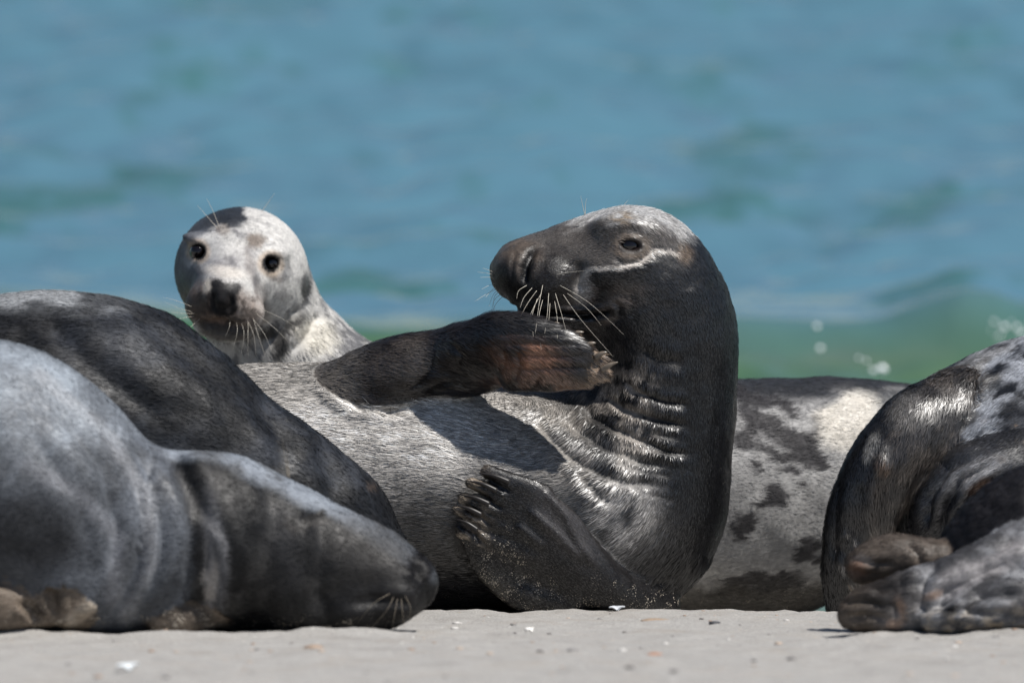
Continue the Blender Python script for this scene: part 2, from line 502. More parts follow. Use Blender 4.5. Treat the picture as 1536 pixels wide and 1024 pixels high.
# ------------------------------------------------------------------ the beach
def graded(lo, hi, step, far_lo, far_hi, grow=1.35):
    c = list(np.arange(lo, hi + step * .5, step)); s = step
    a = c[-1]
    while a < far_hi: s *= grow; a += s; c.append(a)
    s = step; a = c[0]
    while a > far_lo: s *= grow; a -= s; c.insert(0, a)
    return np.array(c)
def sheet(name, xs, ys, zf, mat):
    X, Y = np.meshgrid(xs, ys, indexing='ij')
    Z = zf(X.ravel(), Y.ravel())
    V = np.stack([X.ravel(), Y.ravel(), Z], 1)
    nx, ny = len(xs), len(ys); i = np.arange(nx * ny).reshape(nx, ny)
    F = np.stack([i[:-1, :-1], i[1:, :-1], i[1:, 1:], i[:-1, 1:]], -1).reshape(-1, 4)
    return build(name, V, F, mat)
def sand_z(x, y):
    # gentle fall to the crest, then the steeper wash slope down into the sea
    z = np.where(y < 0, -FALL * np.maximum(y, -30), -WASH * np.minimum(y, 12))
    p = np.stack([x, y, 0 * x], 1)
    # sand pushed up by the bodies lying on it
    lump = fbm(p, 14, 15, 2)
    z = z + .016 * lump * np.exp(-((y + .80 + .03 * np.sin(x * 9)) / .035) ** 2) * (sstep(-.9, -.8, x) * (1 - sstep(-.16, -.10, x)) + sstep(.46, .54, x) * (1 - sstep(.9, 1.0, x)))
    z = z + (fbm(p, 3.0, 3, 2) - .5) * .010 + (fbm(p, 7, 4, 2) - .5) * .009 + (fbm(p, 22, 5, 3) - .5) * .0085 + (fbm(p, 90, 9, 2) - .5) * .0028
    return z
msand, nt, b = new_mat("wet_grey_sand")
tc = node(nt, "ShaderNodeTexCoord").outputs["Object"]
c = ramp(nt, noise_node(nt, tc, 9, 5, .6), (.3, (.29, .275, .255)), (.5, (.355, .342, .322)), (.75, (.31, .285, .255)))
g = ramp(nt, noise_node(nt, tc, 420, 2, .7), (.3, .62), (.7, 1.32))
c = mixrgb(nt, 1.0, c, g, 'MULTIPLY')
vo = node(nt, "ShaderNodeTexVoronoi"); vo.inputs["Scale"].default_value = 70; nt.links.new(tc, vo.inputs["Vector"])
sp = ramp(nt, vo.outputs["Distance"], (.10, 1), (.17, 0))
wh = node(nt, "ShaderNodeTexWhiteNoise"); nt.links.new(vo.outputs["Position"], wh.inputs["Vector"])
pick = node(nt, "ShaderNodeMath", operation='GREATER_THAN'); nt.links.new(wh.outputs["Value"], pick.inputs[0]); pick.inputs[1].default_value = .8
fac = node(nt, "ShaderNodeMath", operation='MULTIPLY'); nt.links.new(sp, fac.inputs[0]); nt.links.new(pick.outputs[0], fac.inputs[1])
tint = ramp(nt, wh.outputs["Color"], (.2, (.16, .12, .09)), (.5, (.34, .22, .14)), (.8, (.62, .58, .52)))
c = mixrgb(nt, fac.outputs[0], c, tint)
nt.links.new(c, b.inputs["Base Color"]); b.inputs["Roughness"].default_value = .85; b.inputs["Specular IOR Level"].default_value = .25
bp = node(nt, "ShaderNodeBump"); bp.inputs["Strength"].default_value = .6; bp.inputs["Distance"].default_value = .003
nt.links.new(noise_node(nt, tc, 300, 4, .7), bp.inputs["Height"]); nt.links.new(bp.outputs[0], b.inputs["Normal"])
sand = sheet("sand", graded(-1.1, 1.1, .008, -900, 900), graded(-2.4, .25, .008, -900, 14), sand_z, msand)
tag(sand, kind="structure", label="pale grey sand beach sloping down to the sea")

# ------------------------------------------------------------------ the sea
SEA = -0.33
CR_PX = [-2500, -600, -200, 0, 120, 250, 400, 545, 700, 900, 1110, 1250, 1335, 1395, 1450, 1500, 1545, 1700, 2100, 4000]
CR_PY = [462, 460, 446, 448, 460, 474, 492, 502, 502, 498, 496, 504, 502, 480, 460, 466, 486, 478, 495, 480]
cz = P(CR_PX, CR_PY, 5.2)
def sea_z(x, y):
    r = np.random.default_rng(5)
    z = np.zeros_like(x)
    gust = .45 + 1.1 * fbm(np.stack([x * .55, y * .16, 0 * x], 1), 1.0, 21, 2)
    for k in range(28):
        lam = .20 * (1 + 2.5 * r.random() ** 1.4)
        th = r.normal(0, .42) - math.pi / 2 + .12
        kk = 2 * math.pi / lam; ph = r.random() * 6.28
        s = np.sin(kk * (x * math.cos(th) + y * math.sin(th)) + ph + .9 * np.sin(x * 1.1 + k) + .6 * np.sin(y * .37 + 2 * k))
        z += .0088 * lam ** .9 * (s + .2 * s * s - .1) * gust
    for k in range(26):
        lam = .10 + .16 * r.random()
        th = r.normal(0, .8) - math.pi / 2
        kk = 2 * math.pi / lam
        z += .0010 * lam / .18 * np.sin(kk * (x * math.cos(th) + y * math.sin(th)) + r.random() * 6.28 + np.sin(x * 1.7 + k)) * gust
    z *= np.clip(1.2 - y / 900, 0, 1)
    yc = 5.2 + .10 * np.sin(x * 2.1) + .15 * np.sin(x * .7 + 1)
    h = np.interp(x, cz[:, 0], cz[:, 2]) - SEA
    d = y - yc
    ridge = np.where(d < 0, np.exp(-(np.abs(d) / .16) ** 1.6), np.exp(-(d / .75) ** 2))
    z = z * (1 - .75 * ridge) + ridge * h
    # smaller swells standing behind the breaker
    for (y0, w, a, s) in ((8.2, .4, .020, 1.1), (11, .5, .025, 2.3), (15, .6, .025, .4), (21, 1.0, .03, 3.0)):
        dd = y - y0 - .5 * np.sin(x * .8 + s); z += a * np.exp(-(dd / w) ** 2) * (.4 + .9 * np.sin(x * 1.3 + s) ** 2)
    z = np.where(y < 4.2, z * .25 * np.clip((y - .5) / 3, 0.1, 1) + 0, z)
    return SEA + z
msea, nt, b = new_mat("sea_water")
tc = node(nt, "ShaderNodeTexCoord").outputs["Object"]
mpo = node(nt, "ShaderNodeMapping"); mpo.inputs["Scale"].default_value = (1.5, 1.0, 1); nt.links.new(tc, mpo.inputs["Vector"])
off = ramp(nt, noise_node(nt, mpo.outputs[0], 1.6, 4, .6), (.34, (.046, .122, .128)), (.46, (.074, .164, .218)))
near = ramp(nt, noise_node(nt, tc, 1.5, 3, .55), (.35, (.040, .105, .052)), (.55, (.062, .12, .070)), (.72, (.12, .135, .085)))
sx = node(nt, "ShaderNodeSeparateXYZ"); nt.links.new(tc, sx.inputs[0])
mr = node(nt, "ShaderNodeMapRange"); mr.inputs[1].default_value = 5.2; mr.inputs[2].default_value = 5.6; nt.links.new(sx.outputs[1], mr.inputs[0])
c = mixrgb(nt, mr.outputs[0], near, off)
nt.links.new(c, b.inputs["Base Color"])
b.inputs["Roughness"].default_value = .1; b.inputs["IOR"].default_value = 1.33
mp = node(nt, "ShaderNodeMapping"); mp.inputs["Scale"].default_value = (1, .55, 1); nt.links.new(tc, mp.inputs["Vector"])
bp = node(nt, "ShaderNodeBump"); bp.inputs["Strength"].default_value = .3; bp.inputs["Distance"].default_value = .02
nt.links.new(noise_node(nt, mp.outputs[0], 9, 4, .55), bp.inputs["Height"]); nt.links.new(bp.outputs[0], b.inputs["Normal"])
sea = sheet("sea", graded(-1.9, 1.9, .026, -9000, 9000), np.concatenate([np.arange(.9, 4.5, .1), np.arange(4.5, 6.2, .02), np.arange(6.2, 16, .026), graded(16, 26, .07, 16, 15000, 1.12)]), sea_z, msea)
tag(sea, kind="structure", label="blue green sea with a low breaking wave along the shore")

# ================================================================== the big dark seal, head up, flipper held to its mouth
def fill_ids(o): return o
root1 = seal_root("large dark seal lying on its side, head raised, one fore flipper held to its mouth", 800, .24)
H = .0034
lo = P(-40, 960, 0); hi = P(1150, 290, .46)
fd = Field((P(-300, 500, .2)[0], -.06, P(500, 965, .24)[2]), (P(1140, 500, .2)[0], .46, P(900, 285, .2)[2]), H)
T1 = Loft([(-250, 800, .27, 60, 60), (-120, 780, .26, 120, 120), (60, 750, .26, 175, 170), (250, 743, .25, 190, 180), (400, 738, .245, 193, 182), (550, 738, .24, 192, 180), (700, 746, .235, 184, 176),
           (830, 757, .23, 172, 165), (910, 778, .23, 138, 148), (945, 785, .23, 116, 134)])
T2 = Loft([(905, 795, .23, 118, 128), (953, 760, .23, 120, 130), (982, 700, .23, 113, 124), (992, 630, .235, 112, 120), (994, 560, .24, 114, 118), (994, 500, .24, 113, 114), (980, 455, .24, 100, 102)])
fd.add(T1, .05, 0, 3); fd.add(T2, .075, 1, 3)
# head
HD = Loft([(772, 408, .222, 36, 44), (800, 408, .222, 55, 56), (836, 409, .226, 68, 66), (876, 410, .23, 84, 80), (920, 415, .235, 99, 95), (952, 426, .24, 106, 102), (975, 444, .24, 104, 102)])
fd.add(HD, .03, 2, 2)
fd.add(Ell(956, 405, .24, 88, 88, 95), .04, 2, 2)
fd.add(Ell(776, 408, .20, 34, 40, 44, 12), .022, 2); fd.add(Ell(768, 380, .222, 16, 12, 26, -20), .012, 2)             # nose
fd.add(Ell(822, 428, .172, 47, 44, 34, 8), .018, 2)             # near whisker pad
fd.add(Ell(822, 428, .28, 47, 44, 34, 8), .018, 2)              # far whisker pad
fd.add(Ell(838, 478, .21, 62, 26, 62, 4), .022, 2)             # lower jaw
fd.add(Ell(944, 343, .172, 46, 20, 20, 8), .04, 2)              # brow
fd.add(Ell(930, 402, .158, 40, 16, 20, -8), .03, 2)             # cheek bone
# eye socket
fd.cut(Ell(945, 369, .135, 16, 8.5, 30, 10), .006)
# upper fore flipper: arm, wrist, palm, five digits
A1 = Loft([(500, 608, .20, 55, 60), (548, 582, .185, 58, 62), (600, 557, .165, 54, 56), (655, 539, .152, 46, 42), (705, 527, .114, 48, 34), (750, 524, .092, 58, 34), (795, 528, .078, 58, 33), (835, 535, .068, 50, 27), (868, 545, .058, 36, 17)], (0, 1, .25))
fd.add(A1, .03, 3)
for (x, y, yy, x2, y2, yy2) in ((740, 487, .090, 829, 493, .088), (748, 500, .082, 862, 508, .078), (755, 520, .076, 882, 524, .068), (760, 545, .074, 900, 539, .060), (765, 562, .074, 903, 560, .056), (770, 570, .074, 880, 572, .058)):
    fd.add(Loft([(x, y, yy, 17, 17), ((x + x2) / 2, (y + y2) / 2, (yy + yy2) / 2 - .004, 15, 15), (x2, y2, yy2, 11, 11)], per=4), .011, 4)
fd.add(Ell(690, 566, .135, 60, 26, 30, 6), .02, 3)
# lower fore flipper lying flat on the belly
A2 = Loft([(985, 905, .16, 34, 40), (938, 893, .095, 32, 36), (898, 874, .062, 38, 30), (860, 844, .050, 50, 24), (822, 815, .044, 65, 21), (788, 796, .040, 72, 18), (765, 778, .038, 72, 15), (735, 770, .038, 58, 12)], (0, 1, .1))
fd.add(A2, .02, 5)
for (x, y, x2, y2, r) in ((815, 745, 730, 706, 14), (800, 760, 706, 724, 12), (795, 780, 694, 746, 12), (795, 805, 688, 764, 12), (805, 835, 693, 792, 14)):
    fd.add(Loft([(x, y, .040, r + 5, 17), ((x + x2) / 2, (y + y2) / 2, .036, r + 1, 14), (x2, y2, .040, r - 3, 9)], per=4), .005, 6)
fd.add(Loft([(705, 800, .045, 16, 12), (735, 850, .05, 24, 16), (790, 890, .06, 30, 24), (850, 905, .07, 30, 30)], per=5), .02, 5)
V, F, ids = fd.mesh(3); del fd
S = Sculpt(V, F, ids)
head = (ids == 2) | (ids == 1); body = (ids <= 1).astype(float); hd = head.astype(float)
fl1 = ((ids == 3) | (ids == 4)).astype(float); fl2 = ((ids == 5) | (ids == 6)).astype(float)
# nostril, nose pad folds, mouth
S.crease([(808, 374), (796, 383), (788, 400), (786, 416), (789, 428)], 5, 9, hd, rim=.12)
S.crease([(774, 374), (769, 392), (768, 410), (772, 428)], 3, 2, hd)
S.crease([(752, 440), (762, 455), (778, 462), (800, 466), (840, 471), (880, 473), (905, 469), (922, 461)], 3.4, 11, hd, rim=.5)
S.crease([(812, 364), (824, 372), (828, 386)], 9, 1.6, hd)
S.bump(921, 462, 12, 3, 8, sel=hd); S.crease([(916, 452), (928, 460), (926, 474)], 3.5, 4, hd)
# eyelids
ring = [(926, 368), (933, 361), (945, 358), (956, 361), (963, 370), (956, 377), (945, 379), (933, 376), (926, 368)]
S.line(ring, 5, 3.2, hd, taper=False)
S.crease([(915, 384), (935, 396), (960, 392), (976, 378)], 4, 3, hd)
S.crease([(922, 352), (942, 343), (962, 348)], 5, 2, hd)
S.crease([(862, 388), (866, 410), (868, 440)], 12, 4, hd)
# skin folds where neck bends over the chest
for pts, w, a in (([(872, 596), (890, 622), (919, 642), (956, 657), (1006, 677), (1045, 682)], 4.5, 5),
                  ([(800, 622), (826, 650), (850, 678), (900, 708), (945, 722), (1000, 728)], 6, 4.5),
                  ([(845, 618), (868, 644), (905, 668), (960, 692), (1010, 702)], 5, 3.5),
                  ([(860, 690), (885, 722), (905, 745), (925, 752)], 6, 4),
                  ([(930, 560), (955, 588), (1000, 602), (1040, 606)], 5, 4.5),
                  ([(905, 590), (935, 612), (985, 628), (1040, 640)], 5, 5),
                  ([(905, 850), (925, 872), (946, 886), (975, 886), (1010, 862)], 5, 8),
                  ([(960, 520), (985, 540), (1030, 545)], 8, 3)):
    S.crease(pts, w, a, body)
for (k, am) in ((0, 1.2), (2, 1.8), (3, 1), (5, 2), (8, 1.3)):
    y0 = 632 + 12 * k
    S.crease([(872 + 7 * k, y0 - 16), (925 + 5 * k, y0 + 10), (985 + 3 * k, y0 + 20), (1020 - 3 * k, y0 + 22)], 3.0, am, body)
S.crease([(495, 566), (508, 590), (540, 610), (590, 618), (640, 606)], 6, 6, body)
S.noise(70, 1.6, 19, 3, hd * (1 - sstep(830, 880, S.px)) * sstep(380, 400, S.py)); S.noise(60, .9, 23, 3, hd); S.noise(9, 5, 4, 3, body); S.noise(26, 1.6, 8, 3, body)
# flippers: tendons, digit grooves, wrist folds
for pts in ([(742, 498), (790, 500), (850, 502)], [(745, 512), (800, 513), (868, 516)], [(752, 532), (810, 530), (884, 531)], [(760, 552), (820, 549), (892, 548)]):
    S.crease(pts, 3.0, 2.2, fl1)
for pts in ([(600, 585), (625, 575), (645, 548), (650, 520)], [(668, 512), (690, 530), (684, 556)], [(752, 560), (756, 540), (750, 520)], [(772, 575), (778, 545), (772, 520)], [(800, 582), (806, 560)], [(640, 580), (668, 572), (700, 580)]):
    S.crease(pts, 3.5, 3.5, fl1)
S.noise(34, 2.2, 12, 3, fl1)
for pts in ([(722, 714), (745, 726), (768, 740)], [(704, 734), (730, 748), (756, 766)], [(694, 757), (720, 774), (742, 792)], [(688, 780), (712, 800), (732, 822)]):
    S.crease(pts, 3.2, 5.5, fl2)
for pts in ([(815, 735), (850, 775), (868, 815), (905, 862)], [(790, 760), (835, 800), (880, 845)], [(775, 785), (820, 825)]):
    S.line(pts, 6, 5.0, fl2)
S.noise(45, 1.5, 15, 3, fl2 * sstep(800, 860, S.py))
S.V = relax(S.V, F, 1, .35); S.up()
V, N = S.V, S.N
SPOT1 = [(868, 446), (872, 428), (876, 412), (886, 404), (908, 403), (930, 401), (950, 397), (966, 391), (978, 381), (992, 377), (1008, 378), (1026, 384)]
def paint1(px, py, p, ids):
    n = len(px); n1 = fbm(p, 28, 31, 4); n2 = fbm(p, 9, 37, 3); n3 = fbm(p, 75, 41, 3)
    wx = px + (n1 - .5) * 26; wy = py + (n2 - .5) * 26
    c = np.tile([.030, .029, .032], (n, 1))
    # silver belly, chest and neck folds, with their sun sheen painted in
    m = blob(wx, wy, 560, 650, 250, 150, 4, .5); c = mixc(c, (.72, .68, .63), m * (.7 + .3 * sstep(.35, .65, n1)))
    m = blob(wx, wy, 420, 560, 150, 50, 0, .6); c = mixc(c, (.40, .375, .34), m)
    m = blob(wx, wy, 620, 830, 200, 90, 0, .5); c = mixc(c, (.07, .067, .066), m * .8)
    m = blob(wx, wy, 880, 680, 130, 62, 28, .5); c = mixc(c, (.29, .265, .235), m * sstep(.35, .6, n1) * .9)
    m = blob(wx, wy, 945, 770, 80, 55, -30, .6); c = mixc(c, (.46, .44, .42), m * sstep(.3, .6, n1))
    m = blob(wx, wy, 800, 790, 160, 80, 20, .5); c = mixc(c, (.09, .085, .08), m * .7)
    m = blob(wx, wy, 958, 592, 84, 44, 12, .5); c = mixc(c, (.42, .37, .32), m * sstep(.4, .6, n3) * .9)
    m = blob(wx, wy, 988, 668, 60, 30, 15, .5); c = mixc(c, (.45, .40, .35), m * sstep(.38, .62, n3) * .8)
    # throat and nape near black with sparse pale ticks
    m = blob(wx, wy, 1050, 560, 70, 300, 4, .4); c = mixc(c, (.017, .017, .020), m)
    h = ids == 2
    hm = h.astype(float)
    up = pmask(px, py, [(740, 380), (800, 340), (880, 300), (960, 295), (1030, 330), (1030, 374), (985, 372), (960, 392), (880, 404), (866, 440), (830, 470), (740, 480)], 6, n3, 8)
    c = mixc(c, (.15, .134, .121), up)
    m = pmask(px, py, [(850, 338), (880, 300), (960, 290), (1045, 342), (1030, 362), (996, 340), (950, 328), (905, 332)], 13, n3, 14); c = mixc(c, (.60, .59, .575), m * .95)  # pale crown hair, its bright rim sheen painted in
    m = blob(wx, wy, 905, 348, 56, 20, -12, .7); c = mixc(c, (.10, .078, .064), m * .3 * up * sstep(.3, .6, n3))
    m = blob(px, py, 932, 327, 16, 9, 0, .6); c = mixc(c, (.36, .28, .20), m * sstep(.4, .6, n3))
    m = blob(wx, wy, 815, 428, 62, 52, 8, .35); c = mixc(c, (.034, .026, .022), m * hm)
    m = blob(wx, wy, 776, 386, 34, 36, 0, .4); c = mixc(c, (.17, .135, .108), m * hm * (.4 + .8 * sstep(.4, .6, n3)))
    m = blob(wx, wy, 757, 430, 20, 36, 12, .4); c = mixc(c, (.022, .021, .023), m * hm)
    m = blob(px, py, 790, 402, 9, 30, 14, .5); c = mixc(c, (.012, .010, .009), m * hm)
    m = blob(wx, wy, 910, 455, 62, 26, -8, .5); c = mixc(c, (.16, .125, .105), m * .8 * sstep(.35, .6, n3) * (py < 480))
    # pale line from eye to cheek
    d, t = poly_dist(px + (n3 - .5) * 5, py + (n3 - .5) * 7, SPOT1)
    m = (1 - sstep(1.5, 5.2 + 4 * (t < .25), d)) * (h | (ids == 1)); c = mixc(c, (.68, .62, .56), m * (.75 + .5 * n1))
    m = blob(px, py, 874, 436, 14, 20, 10, .5); c = mixc(c, (.42, .39, .36), m * h * .85)
    d, t = poly_dist(px, py, [(800, 468), (840, 472), (880, 474), (905, 470), (922, 462)]); c = mixc(c, (.006, .005, .005), (1 - sstep(1.2, 4, d)) * h)
    m = blob(px + (n3 - .5) * 10, py, 918, 455, 14, 6, -15, .5) + blob(px + (n3 - .5) * 10, py + (n3 - .5) * 6, 908, 482, 20, 7, -20, .5); c = mixc(c, (.20, .165, .14), np.clip(m, 0, 1) * h * .75)
    m = blob(wx, wy, 905, 510, 50, 26, 20, .5); c = mixc(c, (.09, .08, .072), m * sstep(.5, .62, n3) * (ids <= 2))
    # eye surround
    d, _ = poly_dist(px, py, [(936, 369), (955, 369)])
    m = (1 - sstep(15, 22, d + (n3 - .5) * 12)) * sstep(9, 13, d); c = mixc(c, (.28, .22, .17), np.clip(m * h * (.5 + .8 * sstep(.4, .6, n3)), 0, .9))
    m = 1 - sstep(7, 11, d); c = mixc(c, (.05, .035, .03), m * h)
    m = blob(px, py, 1026, 380, 12, 14, 0, .6); c = mixc(c, (.17, .12, .08), m * h)
    # flippers
    f1 = (ids == 3) | (ids == 4); f2 = (ids == 5) | (ids == 6)
    c1 = np.tile([.034, .023, .018], (n, 1))
    c1 = mixc(c1, (.17, .15, .13), (1 - sstep(500, 575, px + (n1 - .5) * 60)))
    c1 = mixc(c1, (.115, .095, .08), blob(wx, wy, 600, 545, 70, 40, -18, .5) * sstep(.35, .6, n1) * .8)
    c1 = mixc(c1, (.34, .165, .095), blob(wx, wy, 790, 535, 50, 30, 12, .6) * sstep(.3, .6, n1))
    c1 = mixc(c1, (.28, .165, .11), blob(wx, wy, 800, 570, 70, 18, 4, .6) * sstep(.3, .55, n1))
    c1 = mixc(c1, (.36, .26, .18), (ids == 4) * sstep(845, 900, px) * sstep(.35, .55, n3))
    c1 = mixc(c1, (.018, .015, .014), blob(wx, wy, 770, 492, 70, 18, 4, .5) * .8)  # muzzle's shade on the upper palm, painted in
    c2 = np.tile([.034, .031, .032], (n, 1))
    c2 = mixc(c2, (.10, .092, .092), blob(wx, wy, 850, 790, 60, 26, 50, .6))
    c2 = mixc(c2, (.38, .31, .235), (ids == 6) * (1 - sstep(705, 750, px + (n3 - .5) * 30)) * sstep(.3, .55, n3))
    c2 = mixc(c2, (.10, .092, .078), sstep(830, 880, wy) * (1 - sstep(760, 860, px)) * sstep(.45, .6, n3))
    c = np.where(f1[:, None], c1, np.where(f2[:, None], c2, c))
    return c * (.8 + .4 * n1[:, None])
px, py = S.px, S.py
sandm = np.clip(sstep(840, 900, py) * .55 + blob(px, py, 1085, 740, 45, 170, 8, .4) * .25 + fl2 * (.14 + .5 * blob(px, py, 740, 830, 80, 60, 35, .5)) + blob(px, py, 1080, 500, 40, 120, 0, .5) * .05, 0, 1)
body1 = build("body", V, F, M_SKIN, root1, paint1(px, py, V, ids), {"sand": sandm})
axes1 = [line3((985, 330, .24), (1030, 430, .24), (1005, 520, .235), (985, 640, .23), (955, 760, .23), (850, 790, .23), (700, 750, .235), (500, 735, .24), (250, 740, .25), (60, 750, .26)),
         line3((745, 410, .22), (830, 400, .22), (920, 400, .235), (1000, 420, .24))]
D1 = flow_field(V, axes1)
f1dir = line3((520, 600, .14), (600, 553, .09), (705, 527, .055), (795, 528, .06), (880, 540, .09)); f2dir = line3((960, 895, .1), (905, 862, .06), (838, 805, .044), (765, 770, .038), (690, 745, .038))
Df1 = flow_dirs(V, [f1dir]); Df2 = flow_dirs(V, [f2dir])
D1 = np.where(fl1[:, None] > 0, Df1 + np.array([0, 0, -.5]), np.where(fl2[:, None] > 0, Df2, D1))
def len1(px, py, i):
    L = np.ones(len(px))
    L = np.where(i == 2, .36 + .22 * sstep(840, 900, px), np.where(i == 1, .62, 1.15)); L = np.where((i == 5) | (i == 6), .4, L); L = np.where(i == 3, 1.15, L)
    L = np.where(i == 4, .65 + .35 * sstep(870, 900, px), L)
    return L
sel1 = np.where(head & (np.hypot((px - 945) / 24, (py - 369) / 15) < 1), 0, 1.0) * np.where((ids == 2) & (px < 800) & (py < 440), .25, 1)
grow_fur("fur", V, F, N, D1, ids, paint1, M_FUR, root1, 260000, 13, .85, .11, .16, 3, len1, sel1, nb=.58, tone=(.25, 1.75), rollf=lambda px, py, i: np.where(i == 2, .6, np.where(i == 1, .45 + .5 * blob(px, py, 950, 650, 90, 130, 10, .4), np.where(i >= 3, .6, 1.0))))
# eye
ey = P(945, 369, .1575)
Vb, Fb = uv_ball(ey, (.0168, .0168, .016))
build("eye", Vb, Fb, M_EYE, root1)
ey2 = P(945, 369, .325); Vb, Fb = uv_ball(ey2, (.0195, .0195, .016)); build("eye", Vb, Fb, M_EYE, root1)
# claws
for a, b, ya, yb in (((826, 491), (840, 485), .078, .072), ((856, 504), (876, 498), .068, .063), ((876, 521), (894, 514), .058, .053), ((894, 536), (911, 528), .050, .045), ((903, 555), (927, 543), .046, .040)):
    claw(root1, a, b, ya, yb, 5.2, 2)
M_CLAWD = plain("dark_claw_horn", (.022, .019, .018), .42, .4, .3, 200)
for a, b in (((764, 723), (718, 709)), ((745, 736), (704, 721)), ((734, 756), (692, 742)), ((722, 772), (684, 758)), ((716, 795), (684, 778))):
    claw(root1, a, b, .0225, .0285, 4.4, 2.5, M_CLAWD)
# whiskers: roots on the near pad, hanging down and forward
WR = [((790, 428), (778, 436), (775, 448)), ((798, 432), (786, 446), (780, 462)), ((805, 436), (792, 454), (781, 474)), ((812, 440), (800, 462), (790, 486)), ((814, 428), (808, 460), (803, 500)),
      ((823, 440), (821, 470), (817, 500)), ((833, 440), (842, 470), (850, 500)), ((832, 452), (836, 480), (836, 508)), ((814, 450), (808, 480), (812, 524)), ((845, 442), (872, 480), (920, 535)),
      ((851, 440), (880, 462), (902, 488)), ((840, 428), (885, 455), (936, 502)), ((842, 402), (850, 392), (858, 388)), ((834, 412), (856, 408), (880, 406)), ((806, 448), (798, 475), (800, 505)), ((825, 455), (824, 472), (823, 486))]
for a, m, b_ in WR:
    whisker(root1, a, m, b_, .128, .085 if b_[1] > 475 else .115, .03 if b_[1] > 490 else .062 if b_[1] > 470 else .10, .42)
for b_ in ((722, 434), (728, 446), (712, 452), (733, 460), (742, 470), (720, 416), (716, 408), (724, 402), (736, 480), (730, 500)):
    whisker(root1, (756 + rng.random() * 8, 425 + rng.random() * 14), (742, (430 + b_[1]) / 2 - 6), b_, .20, .19, .17, .5)
whisker(root1, (877, 322), (874, 308), (871, 294), .19, .19, .19, .5); whisker(root1, (878, 322), (878, 308), (880, 298), .19, .19, .19, .5); whisker(root1, (933, 312), (938, 305), (943, 300), .2, .2, .2, .5)

# ================================================================== the pale spotted seal behind, looking at the camera
root2 = seal_root("pale grey spotted seal lying behind, its head turned to look straight at the camera", 800, .82)
H = .0046
fd = Field((P(235, 500, .8)[0], .50, P(500, 985, 1.0)[2]), (P(1640, 500, .8)[0], 1.06, P(900, 295, .6)[2]), H)
B2 = Loft([(370, 412, .80, 84, 90), (388, 454, .82, 90, 92), (415, 520, .84, 101, 100), (470, 613, .85, 133, 130), (566, 702, .85, 172, 160), (700, 745, .84, 190, 172), (900, 758, .82, 193, 176), (1100, 757, .80, 191, 172),
           (1200, 738, .80, 172, 160), (1290, 725, .80, 158, 148), (1400, 710, .8, 128, 122), (1500, 700, .8, 92, 88), (1560, 695, .8, 60, 60)])
fd.add(B2, .05, 0, 3)
fd.add(Ell(360, 405, .78, 93, 86, 96, 12), .04, 2, 2)
fd.add(Loft([(358, 405, .76, 88, 86), (350, 418, .70, 74, 70), (342, 432, .645, 54, 50), (337, 444, .600, 44, 40)], (0, 0, 1)), .03, 2)
fd.add(Ell(309, 459, .612, 33, 31, 36, 12), .016, 2)
fd.add(Ell(364, 467, .612, 34, 30, 36, 12), .016, 2)
fd.add(Ell(333, 444, .588, 26, 25, 28, 8), .014, 2)
fd.add(Ell(334, 494, .645, 46, 18, 56, 8), .02, 2)
fd.add(Ell(294, 358, .70, 22, 10, 20, 8), .02, 2); fd.add(Ell(410, 376, .70, 24, 10, 22, 12), .02, 2)
fd.cut(Ell(297, 378, .672, 12, 11, 20, 8), .005); fd.cut(Ell(406, 396, .672, 13, 12, 20, 10), .005)
for sgn in (-1, 1):
    fd.add(Loft([(1530, 698, .8, 50, 40), (1580, 690 + 12 * sgn, .8 + .04 * sgn, 34, 20), (1625, 685 + 26 * sgn, .8 + .06 * sgn, 30, 10)], per=4), .02, 3)
V, F, ids = fd.mesh(3); del fd
S = Sculpt(V, F, ids); hd = (ids == 2).astype(float); bd = (ids == 0).astype(float)
S.crease([(322, 438), (318, 452), (324, 466)], 4, 5, hd, rim=.3); S.crease([(346, 442), (348, 454), (340, 468)], 4, 5, hd, rim=.3)
S.crease([(333, 452), (333, 475)], 3, 3, hd, rim=.3)
S.crease([(292, 478), (312, 484), (334, 480), (356, 490), (378, 490)], 4, 7, hd, rim=.4)
S.line([(283, 378), (297, 364), (311, 378), (297, 391), (283, 378)], 4, 2.5, hd, taper=False); S.line([(391, 396), (406, 381), (421, 396), (406, 410), (391, 396)], 4, 2.5, hd, taper=False)
for pts in ([(400, 520), (430, 490), (452, 455)], [(430, 535), (465, 500), (478, 465)]): S.crease(pts, 7, 5, bd)
S.noise(8, 7, 4, 3, bd); S.noise(24, 1.6, 6)
V, N = S.V, S.N
PALE, SLATE = (.54, .525, .50), (.032, .036, .046)
